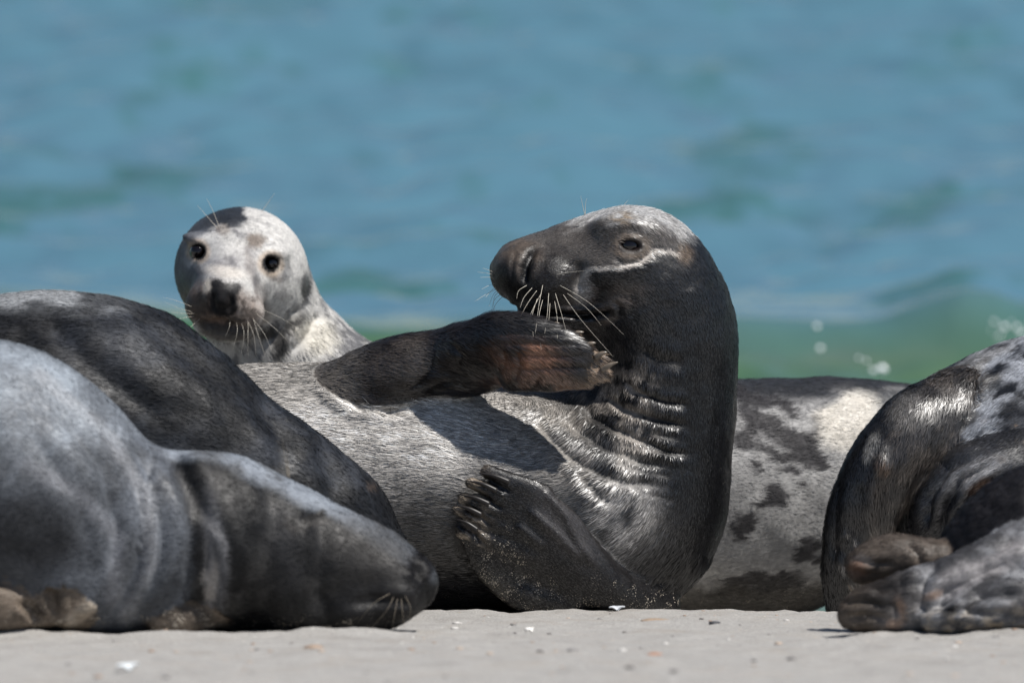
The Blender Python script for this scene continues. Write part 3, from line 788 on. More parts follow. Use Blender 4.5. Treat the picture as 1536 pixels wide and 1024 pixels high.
def paint2(px, py, p, ids):
    n = len(px); n1 = fbm(p, 26, 51, 4, .6); n2 = fbm(p, 9, 57, 3); n3 = fbm(p, 80, 61, 3); n4 = fbm(p * np.array([1, 1, 1.4]), 13, 67, 4, .58)
    c = np.tile(PALE, (n, 1))
    # body: slate saddle along the back, ragged patches on a pale flank
    b = px > 620
    c = mixc(c, (.42, .412, .40), b * np.ones(n))
    top = sstep(640, 585, py + (n1 - .5) * 70) if False else 1 - sstep(585, 625, py + (n4 - .5) * 90)
    c = mixc(c, SLATE, top * b * .93)
    patch = sstep(.535, .575, n4 + .10 * blob(px, py, 1180, 640, 90, 60, 20, .6) + .05 * blob(px, py, 1110, 640, 40, 60, 0, .5) - .10 * blob(px, py, 1285, 620, 60, 45, -30, .5))
    c = mixc(c, (.075, .072, .078), patch * b * .25)
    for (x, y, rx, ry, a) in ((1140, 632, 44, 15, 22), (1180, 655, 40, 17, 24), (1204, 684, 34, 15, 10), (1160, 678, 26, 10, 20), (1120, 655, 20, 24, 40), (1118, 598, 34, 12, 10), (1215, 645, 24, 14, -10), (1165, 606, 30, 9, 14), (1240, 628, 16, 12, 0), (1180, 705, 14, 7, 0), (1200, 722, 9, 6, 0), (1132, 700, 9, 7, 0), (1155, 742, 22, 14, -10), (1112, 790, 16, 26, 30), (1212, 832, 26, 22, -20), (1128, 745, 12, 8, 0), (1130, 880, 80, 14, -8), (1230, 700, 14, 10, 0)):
        m = blob(px + (n1 - .5) * 46 + (n3 - .5) * 10, py + (n2 - .5) * 20 + (n1 - .5) * 34 + (n3 - .5) * 26, x, y, rx, ry, a, .25); c = mixc(c, (.060, .056, .060), m * b * .9)
    c = mixc(c, (.66, .62, .55), blob(px + (n1 - .5) * 30, py + (n1 - .5) * 30, 1270, 630, 52, 36, -35, .3) * b * .9)
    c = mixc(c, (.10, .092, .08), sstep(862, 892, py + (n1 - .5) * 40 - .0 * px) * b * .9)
    # neck: pale with grey ticking
    nk = (~b) & (ids != 2)
    t = sstep(.50, .60, n1 * .6 + n3 * .4 + .06 * sstep(430, 530, px)) ; c = mixc(c, (.13, .13, .14), t * nk * .85)
    c = mixc(c, (.66, .62, .53), blob(px + (n1 - .5) * 30, py + (n1 - .5) * 30, 472, 500, 34, 26, 30, .5) * nk * .8)
    for (x, y, rx, ry, a) in ((436, 488, 30, 9, -38), (420, 522, 13, 22, 20), (458, 432, 7, 20, 5), (400, 500, 14, 10, 0)):
        c = mixc(c, (.045, .043, .043), blob(px + (n3 - .5) * 12, py + (n3 - .5) * 12, x, y, rx, ry, a, .4) * .85)
    # head
    h = ids == 2; 
    fore = pmask(px, py, [(255, 300), (372, 300), (366, 318), (374, 330), (352, 342), (330, 338), (308, 350), (288, 364), (280, 380), (283, 398), (300, 412), (294, 424), (275, 440), (255, 470)], 4, n3, 6)
    c = mixc(c, (.026, .033, .046), fore * (ids != 1) * .97)
    tick = sstep(.50, .62, n1 * .5 + n3 * .5); c = mixc(c, (.16, .155, .16), tick * (1 - fore) * h * (.45 + .4 * sstep(380, 330, px)))
    c = mixc(c, (.50, .48, .45), blob(px + (n3 - .5) * 8, py + (n3 - .5) * 8, 284, 392, 9, 12, -30, .4) * h * .8)
    c = mixc(c, (.26, .25, .25), blob(px + (n1 - .5) * 24, py + (n1 - .5) * 24, 342, 388, 44, 40, 20, .6) * h * .75 * sstep(.4, .6, n1))
    for (x, y, rx, ry, a, col, k) in ((384, 362, 11, 14, 60, (.16, .12, .09), .8), (376, 400, 8, 30, -12, (.20, .18, .17), .7), (415, 418, 13, 7, 10, (.16, .14, .13), .75), (423, 444, 12, 8, 0, (.22, .21, .21), .6), (392, 440, 8, 22, -20, (.14, .12, .11), .6), (330, 412, 26, 8, 8, (.34, .32, .30), .5), (335, 345, 10, 8, 0, (.20, .16, .13), .6), (278, 420, 8, 14, 0, (.10, .11, .13), .8)):
        c = mixc(c, col, blob(px + (n3 - .5) * 14 + (n1 - .5) * 10, py + (n3 - .5) * 14, x, y, rx, ry, a, .5) * h * k)
    c = mixc(c, (.20, .205, .225), blob(px + (n1 - .5) * 40, py + (n1 - .5) * 40, 286, 410, 40, 70, 10, .6) * h * .6)  # shaded left side of the face, painted in grey
    for (x, y, rx, ry, a, k) in ((279, 430, 13, 22, 8, .85), (298, 407, 11, 8, 20, .7), (300, 424, 8, 9, 0, .6), (360, 352, 9, 7, 30, .5), (402, 432, 7, 10, 0, .5), (430, 408, 7, 14, 0, .5), (350, 398, 6, 14, -20, .4), (384, 420, 6, 12, 10, .5)):
        c = mixc(c, (.09, .09, .10), blob(px + (n3 - .5) * 14 + (n1 - .5) * 10, py + (n3 - .5) * 14, x, y, rx, ry, a, .5) * h * k)
    mz = blob(px + (n3 - .5) * 10, py + (n3 - .5) * 10, 334, 462, 62, 34, 12, .3) * h; c = mixc(c, (.24, .165, .125), mz * (.62 + .36 * sstep(.35, .6, n1)))
    c = mixc(c, (.10, .08, .068), mz * sstep(.48, .58, n3) * .75)
    c = mixc(c, (.60, .55, .48), blob(px, py, 311, 434, 7, 15, 10, .5) * h * .7)
    c = mixc(c, (.020, .018, .020), pmask(px, py, [(315, 418), (329, 417), (337, 426), (348, 421), (364, 422), (363, 432), (354, 448), (356, 464), (344, 475), (326, 474), (312, 466), (308, 448), (314, 436)], 3, n3, 6) * h * .95)
    c = mixc(c, (.085, .062, .05), blob(px + (n3 - .5) * 12, py + (n1 - .5) * 10, 296, 460, 20, 24, 12, .4) * h * .85); c = mixc(c, (.60, .55, .49), blob(px + (n3 - .5) * 8, py, 338, 408, 30, 9, 8, .5) * h * .6)
    c = mixc(c, (.09, .075, .06), pmask(px, py, [(296, 482), (335, 488), (385, 494), (372, 508), (330, 512), (305, 504)], 4, n3, 6) * .8)
    d, _ = poly_dist(px, py, [(297, 377), (297.1, 378)]); c = mixc(c, (.38, .30, .23), (1 - sstep(15, 22, d)) * h * .7); c = mixc(c, (.012, .010, .010), (1 - sstep(11, 14.5, d)) * h)
    d, _ = poly_dist(px, py, [(406, 395), (406.1, 396)]); c = mixc(c, (.40, .31, .23), (1 - sstep(16, 24, d)) * h * .7); c = mixc(c, (.012, .010, .010), (1 - sstep(12, 15.5, d)) * h)
    return c * (.82 + .36 * n1[:, None])
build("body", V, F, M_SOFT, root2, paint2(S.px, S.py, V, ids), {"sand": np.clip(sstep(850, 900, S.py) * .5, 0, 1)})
axes2 = [line3((362, 330, .70), (368, 400, .72), (392, 450, .82), (440, 530, .84), (570, 690, .85), (700, 745, .84), (900, 758, .82), (1100, 757, .8), (1300, 725, .8), (1560, 695, .8)), line3((338, 450, .60), (345, 420, .68), (360, 370, .72), (365, 320, .80))]
D2 = flow_field(V, axes2)
def len2(px, py, i): return np.where(i == 2, .42, 1.0)
sel2 = np.where((np.hypot(S.px - 297, S.py - 378) < 13) | (np.hypot(S.px - 406, S.py - 396) < 14), 0, 1.0) * np.where((S.px > 310) & (S.px < 362) & (S.py > 424) & (S.py < 472), .1, 1) * np.where((S.px > 620) & (S.px < 1060), .1, 1.0)
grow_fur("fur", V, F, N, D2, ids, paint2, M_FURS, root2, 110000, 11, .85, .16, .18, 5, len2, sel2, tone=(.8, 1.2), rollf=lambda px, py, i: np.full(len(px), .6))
for (x, y, r) in ((297, 378, 12.5), (406, 396, 13.5)):
    Vb, Fb = uv_ball(P(x, y, .686 if x < 350 else .690), (r * .00105, r * .00105, r * .00105)); build("eye", Vb, Fb, M_EYE, root2)
for a, m, b_ in (((352, 476), (356, 496), (348, 528)), ((360, 478), (366, 500), (362, 532)), ((368, 476), (380, 500), (384, 534)), ((376, 474), (396, 500), (408, 528)), ((384, 470), (412, 492), (436, 516)), ((345, 474), (344, 490), (338, 505)), ((372, 480), (372, 505), (372, 536)), ((380, 478), (388, 505), (400, 540)),
                 ((388, 462), (420, 476), (446, 492)), ((290, 468), (268, 462), (246, 452)), ((288, 460), (262, 450), (244, 446)), ((292, 474), (270, 478), (252, 486)), ((300, 478), (284, 492), (270, 506)), ((296, 470), (276, 470), (256, 468))):
    whisker(root2, a, m, b_, .585, .56, .555, .32)
whisker(root2, (329, 341), (320, 318), (310, 298), .70, .70, .70, .55); whisker(root2, (326, 342), (310, 324), (296, 308), .70, .70, .70, .5); whisker(root2, (392, 318), (402, 304), (412, 290), .74, .74, .74, .5)

# ================================================================== dark slate seal on the left, its back to the camera
root3 = seal_root("dark slate seal with a plain mottled back, lying in front of the pale one's chin", 250, -.22)
H = .0062
fd = Field((P(-470, 500, -.2)[0], -.50, P(500, 960, -.22)[2]), (P(640, 500, -.2)[0], .06, P(900, 415, -.2)[2]), H)
fd.add(Loft([(-440, 790, -.2, 50, 50), (-330, 760, -.2, 110, 110), (-180, 715, -.2, 190, 170), (0, 690, -.21, 245, 195), (110, 686, -.22, 250, 200), (190, 700, -.22, 236, 198), (290, 742, -.22, 190, 180), (410, 774, -.22, 140, 150), (483, 790, -.22, 104, 110), (530, 814, -.22, 72, 80), (566, 858, -.22, 56, 60)]), .03, 0, 3)
V, F, ids = fd.mesh(3); del fd
S = Sculpt(V, F, ids); S.noise(7, 9, 4, 3); S.noise(20, 3, 7, 3)
for pts in ([(180, 440), (260, 520), (380, 600), (470, 690)], [(60, 470), (150, 560), (260, 640)], [(380, 590), (420, 650), (430, 720)], [(470, 660), (500, 720), (505, 780)]): S.crease(pts, 16, 5)
V, N = S.V, S.N
def paint3(px, py, p, ids):
    n1 = fbm(p, 20, 71, 4, .6); n2 = fbm(p, 7, 73, 3); n3 = fbm(p, 70, 77, 3)
    c = np.tile([.017, .019, .024], (len(px), 1))
    c = mixc(c, (.065, .072, .088), sstep(.45, .66, n1 * .65 + n2 * .35 + .05 * sstep(420, 250, px)) * .8)
    c = mixc(c, (.36, .37, .38), blob(px + (n1 - .5) * 40, py + (n1 - .5) * 20, 80, 445, 130, 24, 2, .5) * .8)  # rim light along the top of the back, painted in
    c = mixc(c, (.022, .023, .027), sstep(.55, .68, fbm(p, 13, 79, 3)) * .7)
    c = mixc(c, (.12, .09, .075), blob(px + (n3 - .5) * 8, py, 560, 732, 7, 6, 0, .5) * .7)
    return c * (.8 + .4 * n3[:, None])
build("body", V, F, M_SOFT, root3, paint3(S.px, S.py, V, ids), {"sand": sstep(860, 920, S.py) * .5})
D3 = flow_dirs(V, [line3((590, 860, -.22), (450, 790, -.22), (250, 700, -.22), (0, 690, -.21), (-440, 790, -.2))])
grow_fur("fur", V, F, N, D3, ids, paint3, M_FURS, root3, 60000, 11, .9, .12, .14, 9, None, None, tone=(.75, 1.25))

# ================================================================== light grey seal asleep in front, head on the sand
root4 = seal_root("light grey seal asleep in front, wrinkled neck and chin resting on the sand", 330, -.65)
H = .0056
fd = Field((P(-560, 500, -.6)[0], -.95, P(500, 975, -.85)[2]), (P(680, 500, -.6)[0], -.36, P(900, 475, -.6)[2]), H)
fd.add(Loft([(-520, 850, -.6, 50, 50), (-400, 800, -.62, 130, 130), (-240, 745, -.64, 205, 185), (-70, 722, -.65, 222, 200), (35, 752, -.65, 207, 200), (92, 798, -.655, 152, 180), (140, 838, -.66, 116, 150)]), .04, 0, 3)
fd.add(Loft([(120, 830, -.65, 120, 130), (215, 816, -.65, 126, 128), (300, 808, -.65, 138, 126), (390, 832, -.65, 120, 116), (470, 855, -.65, 103, 100), (545, 864, -.65, 84, 78), (596, 874, -.65, 60, 58), (622, 876, -.65, 40, 42)]), .05, 1, 3)
fd.add(Ell(222, 826, -.67, 108, 128, 120, 12), .02, 0, 2)
fd.add(Ell(590, 900, -.69, 44, 32, 40, 10), .02, 1); fd.add(Ell(520, 915, -.68, 80, 34, 60, 4), .03, 1)
fd.add(Loft([(150, 862, -.70, 50, 50), (115, 882, -.76, 54, 40), (92, 890, -.795, 54, 20), (66, 902, -.80, 42, 14)], (0, 1, 0), per=5), .035, 3)
fd.add(Loft([(62, 926, -.78, 16, 30), (12, 916, -.82, 34, 22), (-40, 905, -.84, 34, 18)], (0, 1, 0), per=5), .015, 3)
fd.add(Loft([(312, 918, -.70, 30, 40), (276, 926, -.735, 30, 26), (236, 936, -.745, 16, 16)], per=5), .012, 3)
V, F, ids = fd.mesh(3); del fd
S = Sculpt(V, F, ids); hd = (ids == 1).astype(float); bd = (ids == 0).astype(float); fl = (ids == 3).astype(float)
for pts, w, a in (([(130, 590), (190, 680), (215, 770), (208, 850), (170, 930)], 9, 4), ([(90, 620), (150, 700), (176, 790), (165, 870)], 9, 4), ([(40, 640), (110, 740), (135, 820)], 11, 3.5), ([(180, 640), (235, 730), (245, 820), (222, 900)], 7, 4)):
    S.crease(pts, w, a, bd)
for pts, w, a in (([(245, 668), (296, 740), (318, 800), (322, 880), (312, 935)], 13, 7), ([(268, 690), (288, 760), (286, 840), (262, 900)], 12, 5), ([(400, 720), (412, 790), (404, 870), (390, 930)], 16, 4), ([(478, 770), (484, 820), (478, 880), (490, 925)], 13, 4)):
    S.crease(pts, w, a, hd, taper=False)
S.crease([(446, 784), (458, 777), (472, 771), (482, 773)], 4, 3, hd)
S.crease([(520, 908), (560, 900), (600, 902), (625, 908)], 6, 4, hd); S.crease([(618, 846), (628, 858), (626, 872)], 6, 7, hd)
S.bump(600, 870, 40, 8, 30, sel=hd); S.line([(300, 770), (330, 815), (340, 870), (330, 910), (312, 940)], 10, 8, hd)
S.line([(92, 832), (120, 846), (140, 876), (136, 905), (110, 928)], 8, 9, fl); S.bump(85, 880, 34, -9, sel=fl)
for pts in ([(60, 870), (80, 890), (84, 925)], [(30, 900), (50, 915), (60, 935)]): S.crease(pts, 6, 8, fl)
S.noise(7, 8, 4, 3); S.noise(22, 2.2, 7, 3)
V, N = S.V, S.N
def paint4(px, py, p, ids):
    n1 = fbm(p, 14, 81, 4, .55); n2 = fbm(p, 5, 83, 3); n3 = fbm(p, 70, 87, 3)
    st = fbm(np.stack([(px * .8 + py * .45) * .001, (py * .9 - px * .42) * .001 * 0 + p[:, 1], 0 * px], 1), 30, 89, 3)
    c = np.tile([.135, .147, .168], (len(px), 1))
    c = mixc(c, (.31, .345, .385), blob(px + (n1 - .5) * 90, py + (n2 - .5) * 90, 30, 580, 150, 95, 30, .6))  # sunlit top of the hump painted pale over darker flanks
    f = ids == 3; h = sstep(-8, 16, px + (n3 - .5) * 10 - np.interp(py, [660, 740, 820, 880, 945], [236, 272, 286, 284, 268])) * (~f); b = 1 - h
    c = mixc(c, (.10, .11, .125), sstep(.42, .62, n1 * .5 + n2 * .5) * b * .6)
    c = mixc(c, (.09, .095, .105), sstep(.45, .6, st) * b * sstep(560, 700, py) * .6)
    d, t = poly_dist(px + (n3 - .5) * 10, py, [(60, 560), (170, 660), (225, 760), (226, 850), (190, 930)]); c = mixc(c, (.40, .40, .41), (1 - sstep(3, 16, d)) * b * .35)
    d, t = poly_dist(px + (n3 - .5) * 10, py, [(40, 700), (120, 740), (180, 810), (170, 900)]); c = mixc(c, (.36, .36, .38), (1 - sstep(3, 20, d)) * b * .3)
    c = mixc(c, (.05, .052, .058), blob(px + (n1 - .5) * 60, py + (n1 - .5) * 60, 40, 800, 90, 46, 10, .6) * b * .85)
    # head: sheen painted along the top edge; dark-haired cheeks with shade painted in
    c = mixc(c, (.016, .016, .018), h)
    ridge = np.interp(px, [240, 300, 400, 520, 640], [668, 672, 706, 766, 850])
    c = mixc(c, (.25, .275, .31), (1 - sstep(8, 30, (py - ridge) + (n1 - .5) * 30)) * h * (1 - .6 * sstep(520, 630, px)))
    c = mixc(c, (.08, .077, .074), sstep(.5, .68, n1 + .2 * (n3 - .5)) * h * .6)
    c = mixc(c, (.20, .20, .21), blob(px + (n1 - .5) * 20, py, 325, 830, 16, 90, -4, .5) * h * .8); c = mixc(c, (.42, .39, .36), blob(px + (n3 - .5) * 16, py + (n1 - .5) * 30, 318, 880, 12, 40, 8, .4) * .7)
    c = mixc(c, (.08, .078, .08), blob(px, py, 430, 830, 22, 80, -6, .6) * h * .6)
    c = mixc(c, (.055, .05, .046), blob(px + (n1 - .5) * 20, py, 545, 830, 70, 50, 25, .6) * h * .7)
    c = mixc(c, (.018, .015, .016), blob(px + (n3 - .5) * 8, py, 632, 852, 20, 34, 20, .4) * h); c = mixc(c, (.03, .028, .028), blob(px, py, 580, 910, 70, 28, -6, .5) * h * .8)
    d, t = poly_dist(px, py, [(446, 782), (460, 774), (484, 770)]); c = mixc(c, (.02, .017, .016), (1 - sstep(3, 8, d)) * h); c = mixc(c, (.10, .09, .08), (1 - sstep(3, 8, np.abs(d - 12))) * (py > 775) * h * .5)
    c = mixc(c, (.105, .083, .064), f * .95)
    c = mixc(c, (.24, .19, .145), f * sstep(.45, .62, n1) * .6)
    d, t = poly_dist(px, py, [(92, 832), (124, 846), (144, 876), (138, 908), (110, 930)]); c = mixc(c, (.42, .36, .29), (1 - sstep(6, 16, d)) * f * .8)
    c = mixc(c, (.26, .20, .15), blob(px, py, 268, 905, 44, 30, -20, .5) * (~f) * .0)
    return c * (.82 + .36 * n3[:, None])
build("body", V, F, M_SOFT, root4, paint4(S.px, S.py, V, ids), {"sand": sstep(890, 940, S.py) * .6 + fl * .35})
D4 = flow_dirs(V, [line3((640, 880, -.65), (470, 846, -.65), (300, 806, -.65), (200, 790, -.65), (50, 746, -.65), (-240, 745, -.64), (-520, 850, -.6))])
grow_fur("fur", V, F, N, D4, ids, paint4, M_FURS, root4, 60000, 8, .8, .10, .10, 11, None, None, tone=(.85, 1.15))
M_WHISKD = plain("dull_whisker", (.20, .17, .13), .5, .3, .15, 300)
for a, m, b_ in (((590, 895), (580, 915), (560, 938)), ((596, 898), (592, 920), (588, 944)), ((602, 898), (604, 920), (606, 942)), ((584, 890), (560, 905), (536, 934)), ((608, 894), (616, 912), (612, 934))):
    whisker(root4, a, m, b_, -.735, -.75, -.75, .45, M_WHISKD)
whisker(root4, (432, 716), (428, 690), (423, 658), -.63, -.62, -.62, .8, M_WHISKD); whisker(root4, (434, 716), (432, 694), (430, 672), -.63, -.62, -.62, .7, M_WHISKD)  # blade of grass, built with the whisker shape

# ================================================================== mottled seal on the right, fore flipper hanging to the ground
root6 = seal_root("dark mottled seal at the right with a furry fore flipper hanging down to the sand", 1450, .30)
H = .0052
fd = Field((P(1215, 500, .3)[0], .02, P(500, 965, .3)[2]), (P(2420, 500, .3)[0], .56, P(900, 470, .3)[2]), H)
fd.add(Loft([(2400, 800, .32, 60, 60), (2200, 770, .32, 130, 130), (1980, 735, .32, 195, 185), (1760, 715, .31, 222, 205), (1600, 712, .30, 216, 195), (1500, 728, .30, 196, 180), (1430, 752, .31, 170, 160), (1390, 780, .32, 140, 140)]), .03, 0, 3)
fd.add(Loft([(1440, 610, .24, 58, 60), (1385, 640, .19, 62, 56), (1335, 690, .155, 60, 46), (1300, 750, .14, 56, 36), (1280, 815, .135, 46, 26), (1266, 870, .135, 33, 18), (1262, 915, .14, 22, 12)], (0, 1, 0)), .022, 3)
fd.add(Loft([(1560, 700, .16, 70, 60), (1480, 735, .13, 72, 56), (1425, 775, .14, 58, 50), (1405, 830, .16, 46, 44)], (0, 1, 0)), .02, 1)
for (x, y) in ((1300, 800), (1288, 838), (1280, 872)):
    fd.add(Loft([(x - 18, y - 40, .125, 15, 16), (x - 4, y - 12, .12, 12, 14), (x + 2, y + 4, .12, 8, 9)], per=4), .006, 4)
V, F, ids = fd.mesh(3); del fd
S = Sculpt(V, F, ids); bd = (ids == 0).astype(float); fl = ((ids == 3) | (ids == 4)).astype(float); lp = (ids == 1).astype(float)
for pts, w, a in (([(1500, 540), (1430, 580), (1395, 640), (1372, 720)], 8, 7), ([(1536, 560), (1460, 610), (1420, 670), (1380, 760)], 10, 6), ([(1520, 640), (1450, 670), (1400, 720), (1375, 790)], 9, 9), ([(1536, 520), (1480, 545), (1440, 570)], 8, 5)): S.crease(pts, w, a, bd)
for pts in ([(1500, 690), (1440, 720), (1415, 765), (1408, 815)], [(1520, 700), (1462, 738), (1440, 780), (1432, 825)], [(1490, 672), (1420, 705), (1392, 750), (1386, 800)]): S.crease(pts, 6, 9, lp)
S.crease([(1262, 700), (1252, 770), (1250, 860)], 6, 3, fl); S.line([(1330, 660), (1312, 720), (1300, 790), (1282, 850)], 10, 6, fl); S.bump(1325, 694, 12, 4, sel=fl)
S.noise(8, 7, 4, 3); S.noise(28, 2, 7, 3)
V, N = S.V, S.N
def paint6(px, py, p, ids):
    n1 = fbm(p, 24, 91, 4, .62); n2 = fbm(p, 8, 93, 3); n3 = fbm(p, 80, 97, 3); n5 = fbm(p, 45, 99, 3)
    c = np.tile([.024, .026, .032], (len(px), 1))
    b = ids == 0; f = (ids == 3) | (ids == 4); l = ids == 1
    c = mixc(c, (.42, .44, .48), sstep(.44, .60, n1 * .7 + n5 * .3) * b * (.35 + .65 * (1 - sstep(620, 760, py))))
    c = mixc(c, (.38, .36, .33), blob(px + (n1 - .5) * 40, py + (n1 - .5) * 40, 1430, 605, 52, 30, -40, .5) * b * .8)
    c = mixc(c, (.30, .29, .28), blob(px + (n1 - .5) * 40, py + (n1 - .5) * 30, 1440, 555, 90, 14, -26, .5) * .6)
    c = mixc(c, (.012, .011, .012), pmask(px, py, [(1345, 700), (1380, 690), (1410, 740), (1400, 830), (1320, 830)], 18) * b * .7)  # shade of the hollow beside the flipper, painted in
    for (x, y) in ((1413, 604), (1413, 628), (1421, 537), (1456, 526)): c = mixc(c, (.02, .018, .018), blob(px, py, x, y, 4, 2.6, -45, .4))
    # flipper: dark leading edge, brown-grey fur inside
    c = mixc(c, (.030, .029, .031), f * np.ones(len(px)))
    edge = np.interp(py, [560, 620, 690, 760, 830, 910], [1390, 1345, 1300, 1278, 1268, 1262])
    c = mixc(c, (.115, .098, .085), f * sstep(0, 16, px - edge + (n1 - .5) * 26) * (.4 + .7 * sstep(.4, .6, n5)))
    c = mixc(c, (.19, .18, .17), blob(px + (n3 - .5) * 12, py + (n1 - .5) * 30, 1362, 612, 30, 22, -35, .5) * f * .8); c = mixc(c, (.36, .35, .33), blob(px, py + (n1 - .5) * 20, 1308, 668, 9, 24, 18, .5) * f * .7)
    c = mixc(c, (.05, .04, .036), blob(px, py, 1312, 730, 18, 46, 14, .5) * f * .6)
    c = mixc(c, (.17, .105, .066), blob(px + (n3 - .5) * 8, py, 1326, 696, 12, 9, 0, .5) * .8)
    c = mixc(c, (.34, .31, .28), (ids == 4) * sstep(.5, .62, n3) * .7)
    # folded skin of the neck
    c = mixc(c, (.06, .06, .066), l * np.ones(len(px))); c = mixc(c, (.30, .30, .31), l * blob(px + (n3 - .5) * 16, py + (n1 - .5) * 20, 1458, 712, 52, 16, -28, .6) * .9); c = mixc(c, (.26, .25, .25), l * sstep(.5, .62, n5) * blob(px, py, 1440, 745, 30, 46, 10, .6) * .8)
    c = mixc(c, (.22, .11, .055), blob(px + (n3 - .5) * 10, py, 1470, 735, 20, 12, -30, .5) * l * .8)
    c = mixc(c, (.022, .021, .024), blob(px + (n1 - .5) * 20, py, 1525, 650, 30, 50, 0, .5) * .8); c = mixc(c, (.20, .14, .09), blob(px, py, 1520, 640, 40, 50, 0, .5) * sstep(.66, .72, n5) * .7)
    return c * (.8 + .4 * n3[:, None])
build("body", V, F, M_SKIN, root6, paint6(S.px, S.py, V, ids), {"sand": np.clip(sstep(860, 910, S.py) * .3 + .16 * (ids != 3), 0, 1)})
D6 = flow_dirs(V, [line3((1350, 800, .32), (1430, 752, .31), (1500, 728, .3), (1600, 712, .3), (1760, 715, .31), (2400, 800, .32))])
Df = flow_dirs(V, [line3((1440, 600, .24), (1335, 690, .155), (1290, 770, .135), (1262, 915, .14))]) + np.array([.45, 0, 0])
D6 = np.where(fl[:, None] > 0, Df, D6 + np.array([.2, 0, .5]))
def len6(px, py, i): return np.where((i == 3) | (i == 4), .9 + .9 * sstep(0, 30, px - np.interp(py, [560, 690, 760, 830, 910], [1390, 1310, 1290, 1272, 1262])), .75)
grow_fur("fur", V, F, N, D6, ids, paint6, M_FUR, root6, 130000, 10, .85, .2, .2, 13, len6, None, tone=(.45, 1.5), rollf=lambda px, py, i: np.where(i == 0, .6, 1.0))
for a, b_, ya, yb in (((1290, 790), (1298, 804), .118, .112), ((1284, 832), (1290, 850), .118, .112), ((1272, 868), (1278, 888), .118, .112)):
    claw(root6, a, b_, ya, yb, 4.6, 0)

# ================================================================== hind end of a seal in front on the right
root7 = seal_root("blurred grey seal in front at the right, just its rump and curled hind flippers", 1450, -.72)
H = .0045
fd = Field((P(1225, 500, -.7)[0], -.92, P(500, 968, -.8)[2]), (P(2300, 500, -.7)[0], -.36, P(900, 560, -.7)[2]), H)
fd.add(Loft([(2280, 830, -.6, 60, 60), (2120, 800, -.6, 130, 130), (1950, 780, -.6, 170, 160), (1760, 780, -.6, 165, 150), (1620, 800, -.6, 130, 120), (1540, 820, -.6, 112, 100), (1490, 835, -.6, 86, 80)]), .03, 0, 3)
fd.add(Loft([(1545, 768, -.57, 64, 60), (1498, 806, -.57, 50, 50), (1472, 836, -.58, 34, 40)]), .012, 1, 2)
fd.add(Loft([(1620, 850, -.68, 90, 70), (1540, 868, -.70, 88, 62), (1460, 888, -.72, 68, 54), (1400, 898, -.73, 54, 46), (1340, 908, -.735, 46, 40), (1296, 914, -.735, 34, 32), (1278, 918, -.735, 22, 24)]), .015, 3, 2)
fd.add(Loft([(1450, 860, -.62, 40, 40), (1390, 842, -.625, 36, 36), (1330, 838, -.63, 38, 36), (1294, 848, -.63, 28, 30)]), .012, 2, 2)
fd.add(Loft([(1530, 905, -.77, 40, 36), (1450, 925, -.785, 26, 30), (1400, 932, -.785, 20, 24)]), .012, 3, 2)
V, F, ids = fd.mesh(3); del fd
S = Sculpt(V, F, ids); f3 = (ids == 3).astype(float)
for pts, w, a in (([(1412, 835), (1392, 860), (1384, 890), (1388, 930)], 8, 8), ([(1344, 900), (1352, 920), (1358, 940)], 6, 6), ([(1536, 830), (1470, 862), (1420, 890), (1400, 920)], 9, 7), ([(1536, 800), (1470, 838), (1425, 862)], 8, 5), ([(1536, 885), (1470, 895), (1440, 915)], 8, 9), ([(1300, 890), (1350, 878), (1390, 874)], 7, 5)):
    S.crease(pts, w, a, f3)
S.noise(12, 6, 4, 3); S.noise(34, 3.5, 7, 3)
for pts in ([(1275, 838), (1310, 846), (1345, 844)], [(1272, 850), (1300, 860), (1330, 860)], [(1360, 812), (1378, 830), (1384, 850)]): S.crease(pts, 5, 5, (ids == 2).astype(float))
for pts in ([(1262, 905), (1300, 902), (1335, 912)], [(1270, 925), (1310, 922), (1340, 930)], [(1380, 915), (1420, 912), (1470, 920), (1530, 915)]): S.crease(pts, 5, 5, f3)
V, N = S.V, S.N
def paint7(px, py, p, ids):
    n1 = fbm(p, 22, 101, 4, .6); n2 = fbm(p, 9, 103, 3); n3 = fbm(p, 70, 107, 3)
    c = np.tile([.26, .265, .28], (len(px), 1))
    c = mixc(c, (.052, .048, .05), sstep(.42, .6, n1 * .5 + n2 * .5) * .75)
    c = mixc(c, (.030, .027, .031), (ids <= 1) * np.ones(len(px)) * .93)
    c = mixc(c, (.11, .082, .06), (ids == 2) * .9 * np.ones(len(px))); c = mixc(c, (.32, .28, .25), (ids == 2) * blob(px, py, 1298, 840, 14, 9, 20, .6) * .8); c = mixc(c, (.20, .10, .06), (ids == 2) * blob(px, py, 1290, 852, 14, 12, 20, .6) * .7)
    f = ids == 3
    c = mixc(c, (.15, .115, .085), f * (1 - sstep(1290, 1400, px + (n1 - .5) * 60)) * .85); c = mixc(c, (.035, .03, .028), f * blob(px + (n1 - .5) * 30, py + (n1 - .5) * 30, 1340, 890, 46, 26, -10, .5) * .75)
    c = mixc(c, (.36, .34, .34), f * blob(px + (n1 - .5) * 40, py + (n1 - .5) * 16, 1480, 850, 110, 16, -26, .6) * .7)
    for (x, y, rx, ry, a) in ((1402, 892, 14, 6, -30), (1354, 912, 7, 18, -14), (1345, 935, 14, 8, 0)): c = mixc(c, (.46, .32, .24), f * blob(px, py, x, y, rx, ry, a, .5) * .7)
    c = mixc(c, (.38, .31, .22), f * sstep(895, 940, py) * sstep(.45, .6, n3) * sstep(1330, 1420, px) * .7)
    c = mixc(c, (.012, .011, .011), f * blob(px, py, 1428, 915, 14, 8, -20, .5) * .8)
    return c * (.8 + .4 * n3[:, None])
